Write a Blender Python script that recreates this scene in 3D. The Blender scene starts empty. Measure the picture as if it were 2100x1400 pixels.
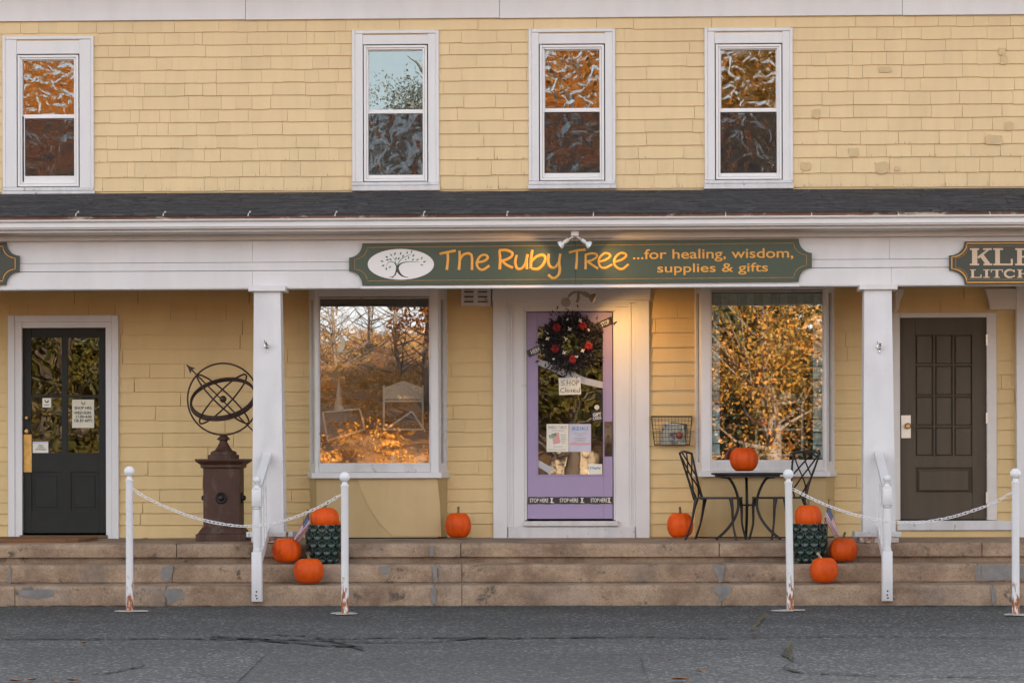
import bpy, math, random
from mathutils import Vector, Matrix, noise
random.seed(7)
PI = math.pi
scene = bpy.context.scene
col = scene.collection

# ------------------------------------------------------------------ camera
F = 5824.0; HZ = 956.0; CX = 1050.0; YAW = math.radians(2.0); ROLL = math.radians(0.15)
DIST = 28.0; CAMH = 1.247
CAM = Vector((DIST*math.tan(YAW), -DIST, CAMH))
cd = bpy.data.cameras.new('camera'); cam = bpy.data.objects.new('camera', cd); col.objects.link(cam)
cd.sensor_width = 36.0; cd.lens = F/2100.0*36.0; cd.shift_y = (HZ-700.0)/2100.0
cd.clip_start = 0.1; cd.clip_end = 2000
MROT = Matrix.Rotation(YAW, 4, 'Z') @ Matrix.Rotation(PI/2, 4, 'X') @ Matrix.Rotation(-ROLL, 4, 'Z')
cam.matrix_world = Matrix.Translation(CAM) @ MROT
scene.camera = cam

# ------------------------------------------------------------------ light
SUN_EL = math.radians(15.0); SUN_AZ = math.radians(14.0)      # from +Y towards +X: behind the building
SDIR = Vector((math.sin(SUN_AZ)*math.cos(SUN_EL), math.cos(SUN_AZ)*math.cos(SUN_EL), math.sin(SUN_EL)))
w = bpy.data.worlds.new('World'); scene.world = w; w.use_nodes = True
wn = w.node_tree.nodes; wl = w.node_tree.links
sky = wn.new('ShaderNodeTexSky'); sky.sky_type = 'NISHITA'; sky.sun_disc = False
sky.sun_elevation = SUN_EL; sky.sun_rotation = SUN_AZ; sky.altitude = 200
sky.air_density = 1.0; sky.dust_density = 2.0; sky.ozone_density = 1.0
# thin broken cloud: the same sky, whitened
bw = wn.new('ShaderNodeRGBToBW'); wl.new(sky.outputs[0], bw.inputs[0])
ct = wn.new('ShaderNodeMix'); ct.data_type = 'RGBA'; ct.blend_type = 'MULTIPLY'; ct.inputs[0].default_value = 1; wl.new(bw.outputs[0], ct.inputs[6]); ct.inputs[7].default_value = (.965, .99, 1.035, 1)
wtc = wn.new('ShaderNodeTexCoord'); wno = wn.new('ShaderNodeTexNoise'); wno.inputs['Scale'].default_value = 3.0; wno.inputs['Detail'].default_value = 6; wl.new(wtc.outputs['Generated'], wno.inputs['Vector'])
wmr = wn.new('ShaderNodeMapRange'); wmr.inputs[1].default_value = .3; wmr.inputs[2].default_value = .6; wmr.inputs[3].default_value = .62; wmr.inputs[4].default_value = .98; wl.new(wno.outputs[0], wmr.inputs[0])
wmx = wn.new('ShaderNodeMix'); wmx.data_type = 'RGBA'; wl.new(wmr.outputs[0], wmx.inputs[0]); wl.new(sky.outputs[0], wmx.inputs[6]); wl.new(ct.outputs[2], wmx.inputs[7])
wl.new(wmx.outputs[2], wn['Background'].inputs[0]); wn['Background'].inputs[1].default_value = 0.085
sd = bpy.data.lights.new('sun', 'SUN'); sd.energy = 4.6; sd.angle = math.radians(0.5); sd.color = (1.0, 0.80, 0.56)
sun = bpy.data.objects.new('sun', sd); col.objects.link(sun)
sun.rotation_euler = SDIR.to_track_quat('Z', 'Y').to_euler(); sun.location = (0, 30, 30)
vs = scene.view_settings
scene.display_settings.display_device = 'sRGB'
vs.view_transform = 'Standard'; vs.look = 'None'; vs.gamma = 1; vs.use_curve_mapping = False
vs.exposure = 3.17

# ------------------------------------------------------------------ helpers
R3 = MROT.to_3x3()
def W(px, py, y):
    """photo pixel -> world point on the plane at depth y"""
    d = R3 @ Vector(((px-CX)/F, -(py-HZ)/F, -1.0))
    t = (y-CAM.y)/d.y
    return CAM + d*t
def wx(px, y, py=800): return W(px, py, y).x
def wz(py, y, px=1050): return W(px, py, y).z
def G(px, py, z=0.0):
    d = R3 @ Vector(((px-CX)/F, -(py-HZ)/F, -1.0))
    return CAM + d*((z-CAM.z)/d.z)

WL = {}
def parent_to(o, parent):
    if parent is not None: o.parent = parent
def empty(name, loc, rz=0, parent=None):
    o = bpy.data.objects.new(name, None); col.objects.link(o); o.empty_display_size = .1
    loc = Vector(loc); pw = WL[parent.name] if parent is not None else Vector((0,0,0))
    o.location = loc-pw; o.rotation_euler.z = rz; WL[o.name] = loc
    parent_to(o, parent); return o
def tag(o, label=None, cat=None, group=None, kind=None):
    if label: o['label'] = label
    if cat: o['category'] = cat
    if group: o['group'] = group
    if kind: o['kind'] = kind
    return o
def copy_tree(o, parent=None):
    c = o.copy(); col.objects.link(c)
    if parent is not None: c.parent = parent
    for k in ('label', 'category'):
        pass
    for ch in [q for q in bpy.data.objects if q.parent == o]: copy_tree(ch, c)
    return c

class MB:
    def __init__(s): s.v = []; s.f = []; s.sm = []; s.uv = None
    def add(s, vs_, fs, smooth=False):
        n = len(s.v); s.v += [tuple(v) for v in vs_]
        for f in fs: s.f.append(tuple(i+n for i in f)); s.sm.append(smooth)
        return s
    def box(s, x0, y0, z0, x1, y1, z1, bev=0.0):
        if x0 > x1: x0, x1 = x1, x0
        if y0 > y1: y0, y1 = y1, y0
        if z0 > z1: z0, z1 = z1, z0
        b = min(bev, (x1-x0)*.45, (y1-y0)*.45, (z1-z0)*.45)
        if b <= 0:
            v = [(x0,y0,z0),(x1,y0,z0),(x1,y1,z0),(x0,y1,z0),(x0,y0,z1),(x1,y0,z1),(x1,y1,z1),(x0,y1,z1)]
            return s.add(v, [(0,3,2,1),(4,5,6,7),(0,1,5,4),(1,2,6,5),(2,3,7,6),(3,0,4,7)])
        # chamfer on the four front (low y) edges and vertical ones: octagon-ish frustum to the front
        v = [(x0,y0+b,z0),(x1,y0+b,z0),(x1,y1,z0),(x0,y1,z0),(x0,y0+b,z1),(x1,y0+b,z1),(x1,y1,z1),(x0,y1,z1),
             (x0+b,y0,z0+b),(x1-b,y0,z0+b),(x1-b,y0,z1-b),(x0+b,y0,z1-b)]
        return s.add(v, [(0,3,2,1),(4,5,6,7),(1,2,6,5),(2,3,7,6),(3,0,4,7),(8,9,10,11),(0,1,9,8),(1,5,10,9),(5,4,11,10),(4,0,8,11)])
    def pbox(s, px0, py0, px1, py1, yf, yb, bev=0.0):
        """box whose front face (at depth yf) covers these photo pixels"""
        cx, cy = (px0+px1)/2, (py0+py1)/2
        return s.box(W(px0,cy,yf).x, yf, W(cx,py1,yf).z, W(px1,cy,yf).x, yb, W(cx,py0,yf).z, bev)
    def prism(s, pts, yf, yb):
        """extrude an x,z outline from yf (front) to yb"""
        a = sum(pts[i][0]*pts[(i+1)%len(pts)][1]-pts[(i+1)%len(pts)][0]*pts[i][1] for i in range(len(pts)))
        if a < 0: pts = pts[::-1]
        n = len(pts)
        v = [(p[0], yf, p[1]) for p in pts]+[(p[0], yb, p[1]) for p in pts]
        f = [tuple(range(n)), tuple(range(2*n-1, n-1, -1))]
        for i in range(n):
            j = (i+1) % n; f.append((j, i, i+n, j+n))
        return s.add(v, f)
    def pprism(s, pp, yf, yb):
        return s.prism([(W(a,b,yf).x, W(a,b,yf).z) for a, b in pp], yf, yb)
    def hprism(s, pts, z0, z1):
        """extrude an x,y outline from z0 to z1"""
        a = sum(pts[i][0]*pts[(i+1)%len(pts)][1]-pts[(i+1)%len(pts)][0]*pts[i][1] for i in range(len(pts)))
        if a < 0: pts = pts[::-1]
        n = len(pts)
        v = [(p[0], p[1], z0) for p in pts]+[(p[0], p[1], z1) for p in pts]
        f = [tuple(range(n-1,-1,-1)), tuple(range(n, 2*n))]
        for i in range(n):
            j = (i+1) % n; f.append((i, j, j+n, i+n))
        return s.add(v, f)
    def xprof(s, prof, x0, x1):
        """sweep a y,z outline along x"""
        a = sum(prof[i][0]*prof[(i+1)%len(prof)][1]-prof[(i+1)%len(prof)][0]*prof[i][1] for i in range(len(prof)))
        if a < 0: prof = prof[::-1]
        n = len(prof)
        v = [(x0,p[0],p[1]) for p in prof]+[(x1,p[0],p[1]) for p in prof]
        f = [tuple(range(n-1,-1,-1)), tuple(range(n,2*n))]
        for i in range(n):
            j = (i+1) % n; f.append((i, j, j+n, i+n))
        return s.add(v, f)
    def tube(s, pts, r, n=8, smooth=3, sq=None, closed=False):
        pts = [Vector(p) for p in pts]
        if smooth > 1 and len(pts) > 2: pts, rr = crom(pts, smooth, closed, r)
        else: rr = r
        m = len(pts)
        if not hasattr(rr, '__len__'): rr = [rr]*m
        up = Vector((0,1,0)) if sq else None
        base = len(s.v); prev = None; vsx = []
        for i, p in enumerate(pts):
            if closed: t = pts[(i+1)%m]-pts[i-1]
            else: t = pts[min(i+1,m-1)]-pts[max(i-1,0)]
            if t.length < 1e-9: t = Vector((0,0,1))
            t.normalize()
            if sq: a = t.cross(up); a = a.normalized() if a.length > 1e-6 else Vector((1,0,0)); b = up
            else:
                if prev is None: q = Vector((0,0,1)) if abs(t.z) < .9 else Vector((1,0,0)); a = t.cross(q).normalized()
                else: a = (prev - t*prev.dot(t)).normalized()
                b = t.cross(a); prev = a
            for k in range(n):
                th = 2*PI*k/n
                vsx.append(p + a*math.cos(th)*rr[i] + b*math.sin(th)*(rr[i] if not sq else sq))
        fs = []
        for i in range(m if closed else m-1):
            for k in range(n):
                k2 = (k+1)%n; j = (i+1)%m
                fs.append((i*n+k, i*n+k2, j*n+k2, j*n+k))
        if not closed: fs += [tuple(range(n-1,-1,-1)), tuple((m-1)*n+k for k in range(n))]
        return s.add(vsx, fs, True)
    def lathe(s, prof, c, n=24, axis='Z', sq=1.0):
        vsx = []; c = Vector(c)
        for r, z in prof:
            for k in range(n):
                th = 2*PI*k/n
                if axis == 'Z': vsx.append(c+Vector((r*math.cos(th), r*math.sin(th)*sq, z)))
                elif axis == 'Y': vsx.append(c+Vector((r*math.cos(th), z, -r*math.sin(th))))
                else: vsx.append(c+Vector((z, r*math.cos(th), r*math.sin(th))))
        fs = []
        for i in range(len(prof)-1):
            for k in range(n):
                k2 = (k+1)%n; fs.append((i*n+k, i*n+k2, (i+1)*n+k2, (i+1)*n+k))
        if prof[0][0] > 1e-4: fs.append(tuple(range(n-1,-1,-1)))
        if prof[-1][0] > 1e-4: fs.append(tuple((len(prof)-1)*n+k for k in range(n)))
        return s.add(vsx, fs, True)
    def sphere(s, c, r, n=14, m=9, sz=1.0):
        prof = [(max(1e-5, r*math.sin(PI*i/m)), -r*sz*math.cos(PI*i/m)) for i in range(m+1)]
        return s.lathe(prof, c, n)
    def ring(s, c, R, r, a, b, n=40, k=6, sq=None):
        a = Vector(a).normalized(); b = Vector(b); b = (b-a*b.dot(a)).normalized()
        return s.tube([Vector(c)+a*R*math.cos(2*PI*i/n)+b*R*math.sin(2*PI*i/n) for i in range(n)], r, k, 1, sq, True)
    def build(s, name, m, parent=None, origin=None, **tg):
        xs = [v[0] for v in s.v]; ys = [v[1] for v in s.v]; zs = [v[2] for v in s.v]
        if origin is None: origin = Vector(((min(xs)+max(xs))/2, (min(ys)+max(ys))/2, min(zs)))
        origin = Vector(origin)
        me = bpy.data.meshes.new(name)
        me.from_pydata([(v[0]-origin.x, v[1]-origin.y, v[2]-origin.z) for v in s.v], [], s.f)
        me.polygons.foreach_set('use_smooth', s.sm)
        if s.uv:
            uvl = me.uv_layers.new(name='UVMap')
            for lp in me.loops: uvl.data[lp.index].uv = s.uv[lp.vertex_index]
        me.materials.append(m); me.update()
        if any(s.sm) and not all(s.sm) or any(s.sm):
            try: me.set_sharp_from_angle(angle=math.radians(50))
            except Exception: pass
        o = bpy.data.objects.new(name, me); col.objects.link(o)
        pw = WL[parent.name] if parent is not None else Vector((0,0,0))
        o.location = origin-pw; WL[o.name] = origin.copy(); parent_to(o, parent)
        if tg: tag(o, **tg)
        return o

def crom(pts, k, closed, r):
    out = []; rr = []; n = len(pts); isl = hasattr(r, '__len__')
    for i in range(n if closed else n-1):
        p0 = pts[(i-1)%n] if (closed or i > 0) else pts[0]*2-pts[1]
        p1 = pts[i]; p2 = pts[(i+1)%n]
        p3 = pts[(i+2)%n] if (closed or i+2 < n) else pts[-1]*2-pts[-2]
        for q in range(k):
            t = q/k
            out.append(.5*((2*p1)+(p2-p0)*t+(2*p0-5*p1+4*p2-p3)*t*t+(3*p1-p0-3*p2+p3)*t**3))
            if isl: rr.append(r[i]*(1-t)+r[(i+1)%n]*t)
    if not closed:
        out.append(pts[-1])
        if isl: rr.append(r[-1])
    return out, (rr if isl else r)

def text_mesh(s, pbb, y, m, name, parent, rot=0.0, bold=0.0, depth=.0012, align='CENTER'):
    """block letters fitted into a pixel box (x0,y0,x1,y1) on the plane y"""
    c = bpy.data.curves.new('t', 'FONT'); c.body = s; c.extrude = .01; c.offset = bold; c.align_x = align
    c.space_line = 1.0
    o = bpy.data.objects.new('t', c); col.objects.link(o)
    dg = bpy.context.evaluated_depsgraph_get()
    me = bpy.data.meshes.new_from_object(o.evaluated_get(dg))
    V = [v.co.copy() for v in me.vertices]; FF = [tuple(p.vertices) for p in me.polygons]
    bpy.data.objects.remove(o); bpy.data.curves.remove(c); bpy.data.meshes.remove(me)
    x0 = min(v.x for v in V); x1 = max(v.x for v in V); y0 = min(v.y for v in V); y1 = max(v.y for v in V)
    a = W(pbb[0], pbb[3], y); b = W(pbb[2], pbb[1], y); cx, cz = (a.x+b.x)/2, (a.z+b.z)/2
    hw, hh = abs(b.x-a.x), abs(b.z-a.z)
    q = MB(); vv = []
    for v in V:
        lx = ((v.x-x0)/(x1-x0)-.5)*hw; lz = ((v.y-y0)/(y1-y0)-.5)*hh
        X = lx*math.cos(rot)-lz*math.sin(rot); Z = lx*math.sin(rot)+lz*math.cos(rot)
        vv.append((cx+X, y-(depth if v.z > 0 else -depth), cz+Z))
    q.add(vv, FF)
    return q.build(name, m, parent)

# ------------------------------------------------------------------ materials
def mat(name, c, rough=.6, var=0.0, vs_=3.0, c2=None, thr=(.45,.6), ts=6.0, bump=0.0, bs=60.0, metal=0.0,
        stretch=(1,1,1), objrand=0.0, spec=.5, coat=0.0, trans=0.0, grime=0.0, gs=(9,9,1.2)):
    m = bpy.data.materials.new(name); m.use_nodes = True
    nt = m.node_tree; N = nt.nodes; L = nt.links; b = N['Principled BSDF']
    b.inputs['Roughness'].default_value = rough; b.inputs['Metallic'].default_value = metal
    b.inputs['Specular IOR Level'].default_value = spec
    if coat: b.inputs['Coat Weight'].default_value = coat; b.inputs['Coat Roughness'].default_value = .06
    tc = N.new('ShaderNodeTexCoord'); geo = N.new('ShaderNodeNewGeometry')
    mp = N.new('ShaderNodeMapping'); mp.inputs['Scale'].default_value = stretch; L.new(geo.outputs['Position'], mp.inputs[0])
    src = None
    rgb = N.new('ShaderNodeRGB'); rgb.outputs[0].default_value = (*c, 1); src = rgb.outputs[0]
    if c2:
        n2 = N.new('ShaderNodeTexNoise'); n2.inputs['Scale'].default_value = ts; n2.inputs['Detail'].default_value = 7; n2.inputs['Roughness'].default_value = .65
        L.new(mp.outputs[0], n2.inputs['Vector'])
        mr = N.new('ShaderNodeMapRange'); mr.inputs[1].default_value = thr[0]; mr.inputs[2].default_value = thr[1]
        L.new(n2.outputs[0], mr.inputs[0])
        mx = N.new('ShaderNodeMix'); mx.data_type = 'RGBA'; L.new(mr.outputs[0], mx.inputs[0]); L.new(src, mx.inputs[6]); mx.inputs[7].default_value = (*c2, 1)
        src = mx.outputs[2]
    if grime:
        mg = N.new('ShaderNodeMapping'); mg.inputs['Scale'].default_value = gs; L.new(geo.outputs['Position'], mg.inputs[0])
        n4 = N.new('ShaderNodeTexNoise'); n4.inputs['Scale'].default_value = 1; n4.inputs['Detail'].default_value = 6
        L.new(mg.outputs[0], n4.inputs['Vector'])
        mr = N.new('ShaderNodeMapRange'); mr.inputs[1].default_value = .42; mr.inputs[2].default_value = .75; mr.inputs[3].default_value = 0; mr.inputs[4].default_value = grime
        L.new(n4.outputs[0], mr.inputs[0])
        mx = N.new('ShaderNodeMix'); mx.data_type = 'RGBA'; L.new(mr.outputs[0], mx.inputs[0]); L.new(src, mx.inputs[6]); mx.inputs[7].default_value = (c[0]*.45, c[1]*.42, c[2]*.38, 1)
        src = mx.outputs[2]
    if var or objrand:
        hs = N.new('ShaderNodeHueSaturation'); L.new(src, hs.inputs['Color']); src = hs.outputs[0]
        n1 = N.new('ShaderNodeTexNoise'); n1.inputs['Scale'].default_value = vs_; n1.inputs['Detail'].default_value = 8; n1.inputs['Roughness'].default_value = .6
        L.new(mp.outputs[0], n1.inputs['Vector'])
        mr = N.new('ShaderNodeMapRange'); mr.inputs[1].default_value = .25; mr.inputs[2].default_value = .75; mr.inputs[3].default_value = 1-var; mr.inputs[4].default_value = 1+var
        L.new(n1.outputs[0], mr.inputs[0]); val = mr.outputs[0]
        if objrand:
            oi = N.new('ShaderNodeObjectInfo'); m2 = N.new('ShaderNodeMapRange'); m2.inputs[3].default_value = 1-objrand; m2.inputs[4].default_value = 1+objrand
            L.new(oi.outputs['Random'], m2.inputs[0]); mm = N.new('ShaderNodeMath'); mm.operation = 'MULTIPLY'
            L.new(val, mm.inputs[0]); L.new(m2.outputs[0], mm.inputs[1]); val = mm.outputs[0]
        L.new(val, hs.inputs['Value'])
    L.new(src, b.inputs['Base Color'])
    if bump:
        n3 = N.new('ShaderNodeTexNoise'); n3.inputs['Scale'].default_value = bs; n3.inputs['Detail'].default_value = 5
        L.new(mp.outputs[0], n3.inputs['Vector'])
        bp = N.new('ShaderNodeBump'); bp.inputs['Strength'].default_value = bump; bp.inputs['Distance'].default_value = .004
        L.new(n3.outputs[0], bp.inputs['Height']); L.new(bp.outputs[0], b.inputs['Normal'])
    if trans:
        ts_ = N.new('ShaderNodeBsdfTranslucent'); L.new(src, ts_.inputs[0])
        ms = N.new('ShaderNodeMixShader'); ms.inputs[0].default_value = trans
        L.new(b.outputs[0], ms.inputs[1]); L.new(ts_.outputs[0], ms.inputs[2]); L.new(ms.outputs[0], N['Material Output'].inputs[0])
    return m

YEL = (.67, .505, .275)
M = {}
M['yellow'] = mat('yellow_paint', YEL, .55, .05, 2.2, bump=.25, bs=90, stretch=(1,1,.35), objrand=.035, grime=.10, gs=(14,14,2))
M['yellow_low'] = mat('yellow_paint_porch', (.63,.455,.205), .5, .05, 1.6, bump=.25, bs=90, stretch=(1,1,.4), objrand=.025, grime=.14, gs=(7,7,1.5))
M['yellow_patch'] = mat('yellow_touch_up', (.54,.405,.215), .5, .1, 14)
M['white'] = mat('white_paint', (.675,.67,.675), .5, .06, 2.2, bump=.25, bs=50, stretch=(1,1,.4), grime=.10, gs=(8,8,1.6))
M['white_old'] = mat('white_weathered_paint', (.62,.615,.62), .6, .08, 4, c2=(.30,.27,.25), thr=(.60,.68), ts=16, bump=.5, bs=45, stretch=(1,1,.5), grime=.3, gs=(10,10,2))
M['white_col'] = mat('white_column_paint', (.67,.665,.675), .55, .06, 2.5, bump=.15, bs=40, grime=.26, gs=(5,5,1.2))
M['vinyl'] = mat('white_vinyl', (.72,.715,.715), .35, .02, 3)
M['gutter'] = mat('gutter_enamel', (.70,.70,.70), .35, .04, 3, grime=.12, gs=(3,3,14))
M['cream'] = mat('cream_trim', (.62,.59,.56), .5, .05, 3, grime=.12, gs=(3,3,8))
M['rust'] = mat('rusty_drip_edge', (.16,.075,.045), .7, .3, 20, c2=(.45,.36,.28), thr=(.55,.62), ts=7, stretch=(.5,1,1))
M['roofing'] = mat('asphalt_roofing', (.032,.032,.035), .85, .45, 60, c2=(.085,.085,.09), thr=(.52,.72), ts=24, bump=.8, bs=120, stretch=(.25,1,1))
M['iron'] = mat('black_iron', (.014,.012,.012), .42, .3, 20, metal=.3)
M['rustiron'] = mat('rusty_iron', (.055,.032,.025), .6, .3, 30, metal=.4)
M['pedestal'] = mat('rusted_cast_iron', (.060,.022,.012), .65, .25, 12, c2=(.10,.072,.055), thr=(.52,.7), ts=9, bump=.6, bs=50, stretch=(1,1,.4))
M['green_door'] = mat('dark_green_door_paint', (.018,.020,.019), .5, .15, 6, spec=.22, bump=.1, bs=60)
M['purple'] = mat('lavender_door_paint', (.33,.26,.43), .45, .05, 3, bump=.15, bs=60)
M['brown'] = mat('brown_door_paint', (.085,.066,.047), .55, .12, 12, spec=.25, bump=.35, bs=40, stretch=(1,1,.12), grime=.1)
M['brass'] = mat('brass', (.45,.28,.09), .4, .3, 20, metal=.8, bump=.3, bs=60)
M['bronze'] = mat('brown_bronze', (.12,.08,.045), .4, .2, 20, metal=.7)
M['chrome'] = mat('chrome', (.7,.7,.72), .12, metal=1)
M['steel'] = mat('steel_plate', (.62,.6,.55), .35, metal=.6)
M['pumpkin'] = mat('pumpkin_skin', (.66,.083,.003), .5, .16, 7, spec=.25, bump=.35, bs=40, objrand=.2, c2=(.50,.055,.002), thr=(.5,.75), ts=5)
M['stem'] = mat('pumpkin_stem', (.14,.11,.055), .8, .3, 40, bump=.6, bs=90)
M['stem_pale'] = mat('pale_pumpkin_stem', (.42,.32,.20), .8, .3, 40)
M['pot'] = mat('dark_green_glaze', (.006,.024,.017), .26, .35, 8, coat=.35, spec=.4)
M['paper'] = mat('white_paper', (.72,.70,.62), .7, .03, 20)
M['ink'] = mat('black_ink', (.02,.02,.025), .6)
M['grey_ink'] = mat('grey_print', (.28,.27,.30), .7)
M['apron'] = mat('tan_apron_paint', (.47,.34,.16), .5, .07, 2, grime=.15)
M['apron_lit'] = mat('tan_apron_paint_lit', (.54,.39,.19), .5, .07, 2, grime=.12)  # apron paint lightened for the part the light catches
M['lamp_old'] = mat('aged_lamp_plastic', (.30,.27,.22), .5, .15, 20)
M['ceiling'] = mat('tan_porch_ceiling', (.36,.25,.13), .6, .06, 3)
M['sign'] = mat('sign_green', (.040,.062,.036), .45, .08, 5, bump=.1, bs=40)
M['sign2'] = mat('sign_dark_green', (.032,.040,.026), .45, .08, 5)
M['gold'] = mat('gold_lettering', (.72,.33,.035), .4, .06, 30, metal=0)
M['goldline'] = mat('gold_pinstripe', (.36,.19,.05), .5, .3, 30)
M['tan_letter'] = mat('tan_letter', (.62,.46,.32), .5)
M['leafgreen'] = mat('emblem_green', (.05,.22,.06), .5); M['leafdark'] = mat('emblem_dark_green', (.015,.06,.03), .5)
M['trunkbrown'] = mat('emblem_brown', (.05,.025,.012), .5); M['red'] = mat('flower_red', (.24,.006,.010), .6, .3, 60)
M['wreath'] = mat('black_wreath_leaves', (.010,.007,.010), .6, .5, 30)
M['whiteflower'] = mat('white_ribbon', (.78,.74,.66), .5)
M['tape'] = mat('black_tape', (.018,.016,.02), .35, .3, 30)
M['tape_dull'] = mat('grey_tape_back', (.42,.43,.46), .3, .25, 60, stretch=(1,1,3))
M['mat'] = mat('coir_mat', (.20,.085,.035), .95, .3, 80, bump=1, bs=200)
M['leaf_dead'] = mat('dead_leaf', (.28,.11,.035), .7, .3, 30)
M['interior'] = mat('interior_plaster', (.16,.12,.09), .9, .1, 2)
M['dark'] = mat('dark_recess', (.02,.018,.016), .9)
M['whiteframe'] = mat('white_display_wood', (.62,.60,.52), .6, .08, 8)
M['cards_blue'] = mat('pale_blue_cards', (.45,.66,.68), .6, .4, 22, objrand=.3)
M['bollard'] = None; M['trunk'] = mat('bark', (.13,.10,.08), .9, .3, 12, bump=.8, bs=20)
M['pink'] = mat('pink_print', (.62,.33,.34), .7); M['lilac'] = mat('lilac_print', (.50,.50,.62), .7, .1, 10)
M['cyanprint'] = mat('blue_print', (.04,.25,.50), .6); M['greenprint'] = mat('green_print', (.03,.33,.16), .6)
M['leaflet_print'] = mat('leaflet_print', (.34,.36,.30), .6, .3, 20, c2=(.10,.08,.12), thr=(.5,.6), ts=25)
M['wire'] = mat('rusty_wire', (.06,.045,.04), .6, metal=.5)
M['cement'] = mat('cement_patch', (.20,.19,.18), .9, .25, 12, bump=.6, bs=50)
M['plastic'] = mat('white_plastic_chain', (.76,.75,.75), .35)
M['crack'] = mat('asphalt_crack', (.012,.012,.012), 1, .3, 20)
M['grass'] = mat('dry_weeds', (.16,.13,.05), .9, .3, 40)

def concrete():
    m = mat('brownstone_concrete', (.34,.24,.16), .9, .20, 5, c2=(.20,.13,.085), thr=(.40,.64), ts=3.0, bump=.9, bs=55)
    nt = m.node_tree; N = nt.nodes; L = nt.links; b = N['Principled BSDF']
    src = b.inputs['Base Color'].links[0].from_socket; geo = N.new('ShaderNodeNewGeometry')
    # speckle of aggregate and dark chipped spots
    v = N.new('ShaderNodeTexVoronoi'); v.inputs['Scale'].default_value = 85; L.new(geo.outputs['Position'], v.inputs['Vector'])
    mr = N.new('ShaderNodeMapRange'); mr.inputs[1].default_value = 0; mr.inputs[2].default_value = .9; mr.inputs[3].default_value = .86; mr.inputs[4].default_value = 1.14
    sep = N.new('ShaderNodeSeparateColor'); L.new(v.outputs['Color'], sep.inputs[0]); L.new(sep.outputs[0], mr.inputs[0])
    mx = N.new('ShaderNodeMix'); mx.data_type = 'RGBA'; mx.blend_type = 'MULTIPLY'; mx.inputs[0].default_value = 1
    L.new(src, mx.inputs[6]); L.new(mr.outputs[0], mx.inputs[7])
    n = N.new('ShaderNodeTexNoise'); n.inputs['Scale'].default_value = 5.5; n.inputs['Detail'].default_value = 9; n.inputs['Roughness'].default_value = .7
    L.new(geo.outputs['Position'], n.inputs['Vector'])
    m3 = N.new('ShaderNodeMapRange'); m3.inputs[1].default_value = .585; m3.inputs[2].default_value = .65; L.new(n.outputs[0], m3.inputs[0])
    mx2 = N.new('ShaderNodeMix'); mx2.data_type = 'RGBA'; L.new(m3.outputs[0], mx2.inputs[0]); L.new(mx.outputs[2], mx2.inputs[6]); mx2.inputs[7].default_value = (.11,.085,.065,1)
    n = N.new('ShaderNodeTexNoise'); n.inputs['Scale'].default_value = 1.7; n.inputs['Detail'].default_value = 6
    mp = N.new('ShaderNodeMapping'); mp.inputs['Location'].default_value = (3,7,1); L.new(geo.outputs['Position'], mp.inputs[0]); L.new(mp.outputs[0], n.inputs['Vector'])
    m4 = N.new('ShaderNodeMapRange'); m4.inputs[1].default_value = .50; m4.inputs[2].default_value = .70; m4.inputs[4].default_value = .28; L.new(n.outputs[0], m4.inputs[0])
    mx3 = N.new('ShaderNodeMix'); mx3.data_type = 'RGBA'; L.new(m4.outputs[0], mx3.inputs[0]); L.new(mx2.outputs[2], mx3.inputs[6]); mx3.inputs[7].default_value = (.25,.235,.22,1)
    L.new(mx3.outputs[2], b.inputs['Base Color'])
    return m
M['concrete'] = concrete()

def asphalt(name, base, sp):
    m = bpy.data.materials.new(name); m.use_nodes = True; nt = m.node_tree; N = nt.nodes; L = nt.links; b = N['Principled BSDF']
    b.inputs['Roughness'].default_value = .85
    geo = N.new('ShaderNodeNewGeometry')
    v = N.new('ShaderNodeTexVoronoi'); v.inputs['Scale'].default_value = 55; L.new(geo.outputs['Position'], v.inputs['Vector'])
    sep = N.new('ShaderNodeSeparateColor'); L.new(v.outputs['Color'], sep.inputs[0])
    cr = N.new('ShaderNodeValToRGB'); e = cr.color_ramp.elements
    e[0].position = 0; e[0].color = (*[base*.55]*3, 1); e[1].position = 1; e[1].color = (sp, sp, sp, 1)
    q = e.new(.55); q.color = (base, base, base, 1); q = e.new(.86); q.color = (base*1.5, base*1.5, base*1.5, 1)
    L.new(sep.outputs[0], cr.inputs[0])
    n = N.new('ShaderNodeTexNoise'); n.inputs['Scale'].default_value = .9; n.inputs['Detail'].default_value = 8; L.new(geo.outputs['Position'], n.inputs['Vector'])
    mr = N.new('ShaderNodeMapRange'); mr.inputs[1].default_value = .3; mr.inputs[2].default_value = .7; mr.inputs[3].default_value = .75; mr.inputs[4].default_value = 1.22; L.new(n.outputs[0], mr.inputs[0])
    mx = N.new('ShaderNodeMix'); mx.data_type = 'RGBA'; mx.blend_type = 'MULTIPLY'; mx.inputs[0].default_value = 1; L.new(cr.outputs[0], mx.inputs[6]); L.new(mr.outputs[0], mx.inputs[7])
    L.new(mx.outputs[2], b.inputs['Base Color'])
    bp = N.new('ShaderNodeBump'); bp.inputs['Strength'].default_value = .7; bp.inputs['Distance'].default_value = .006
    L.new(v.outputs['Distance'], bp.inputs['Height']); L.new(bp.outputs[0], b.inputs['Normal'])
    return m
M['asphalt'] = asphalt('asphalt', .042, .24); M['asphalt_dark'] = asphalt('asphalt_patch', .036, .17)

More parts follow.
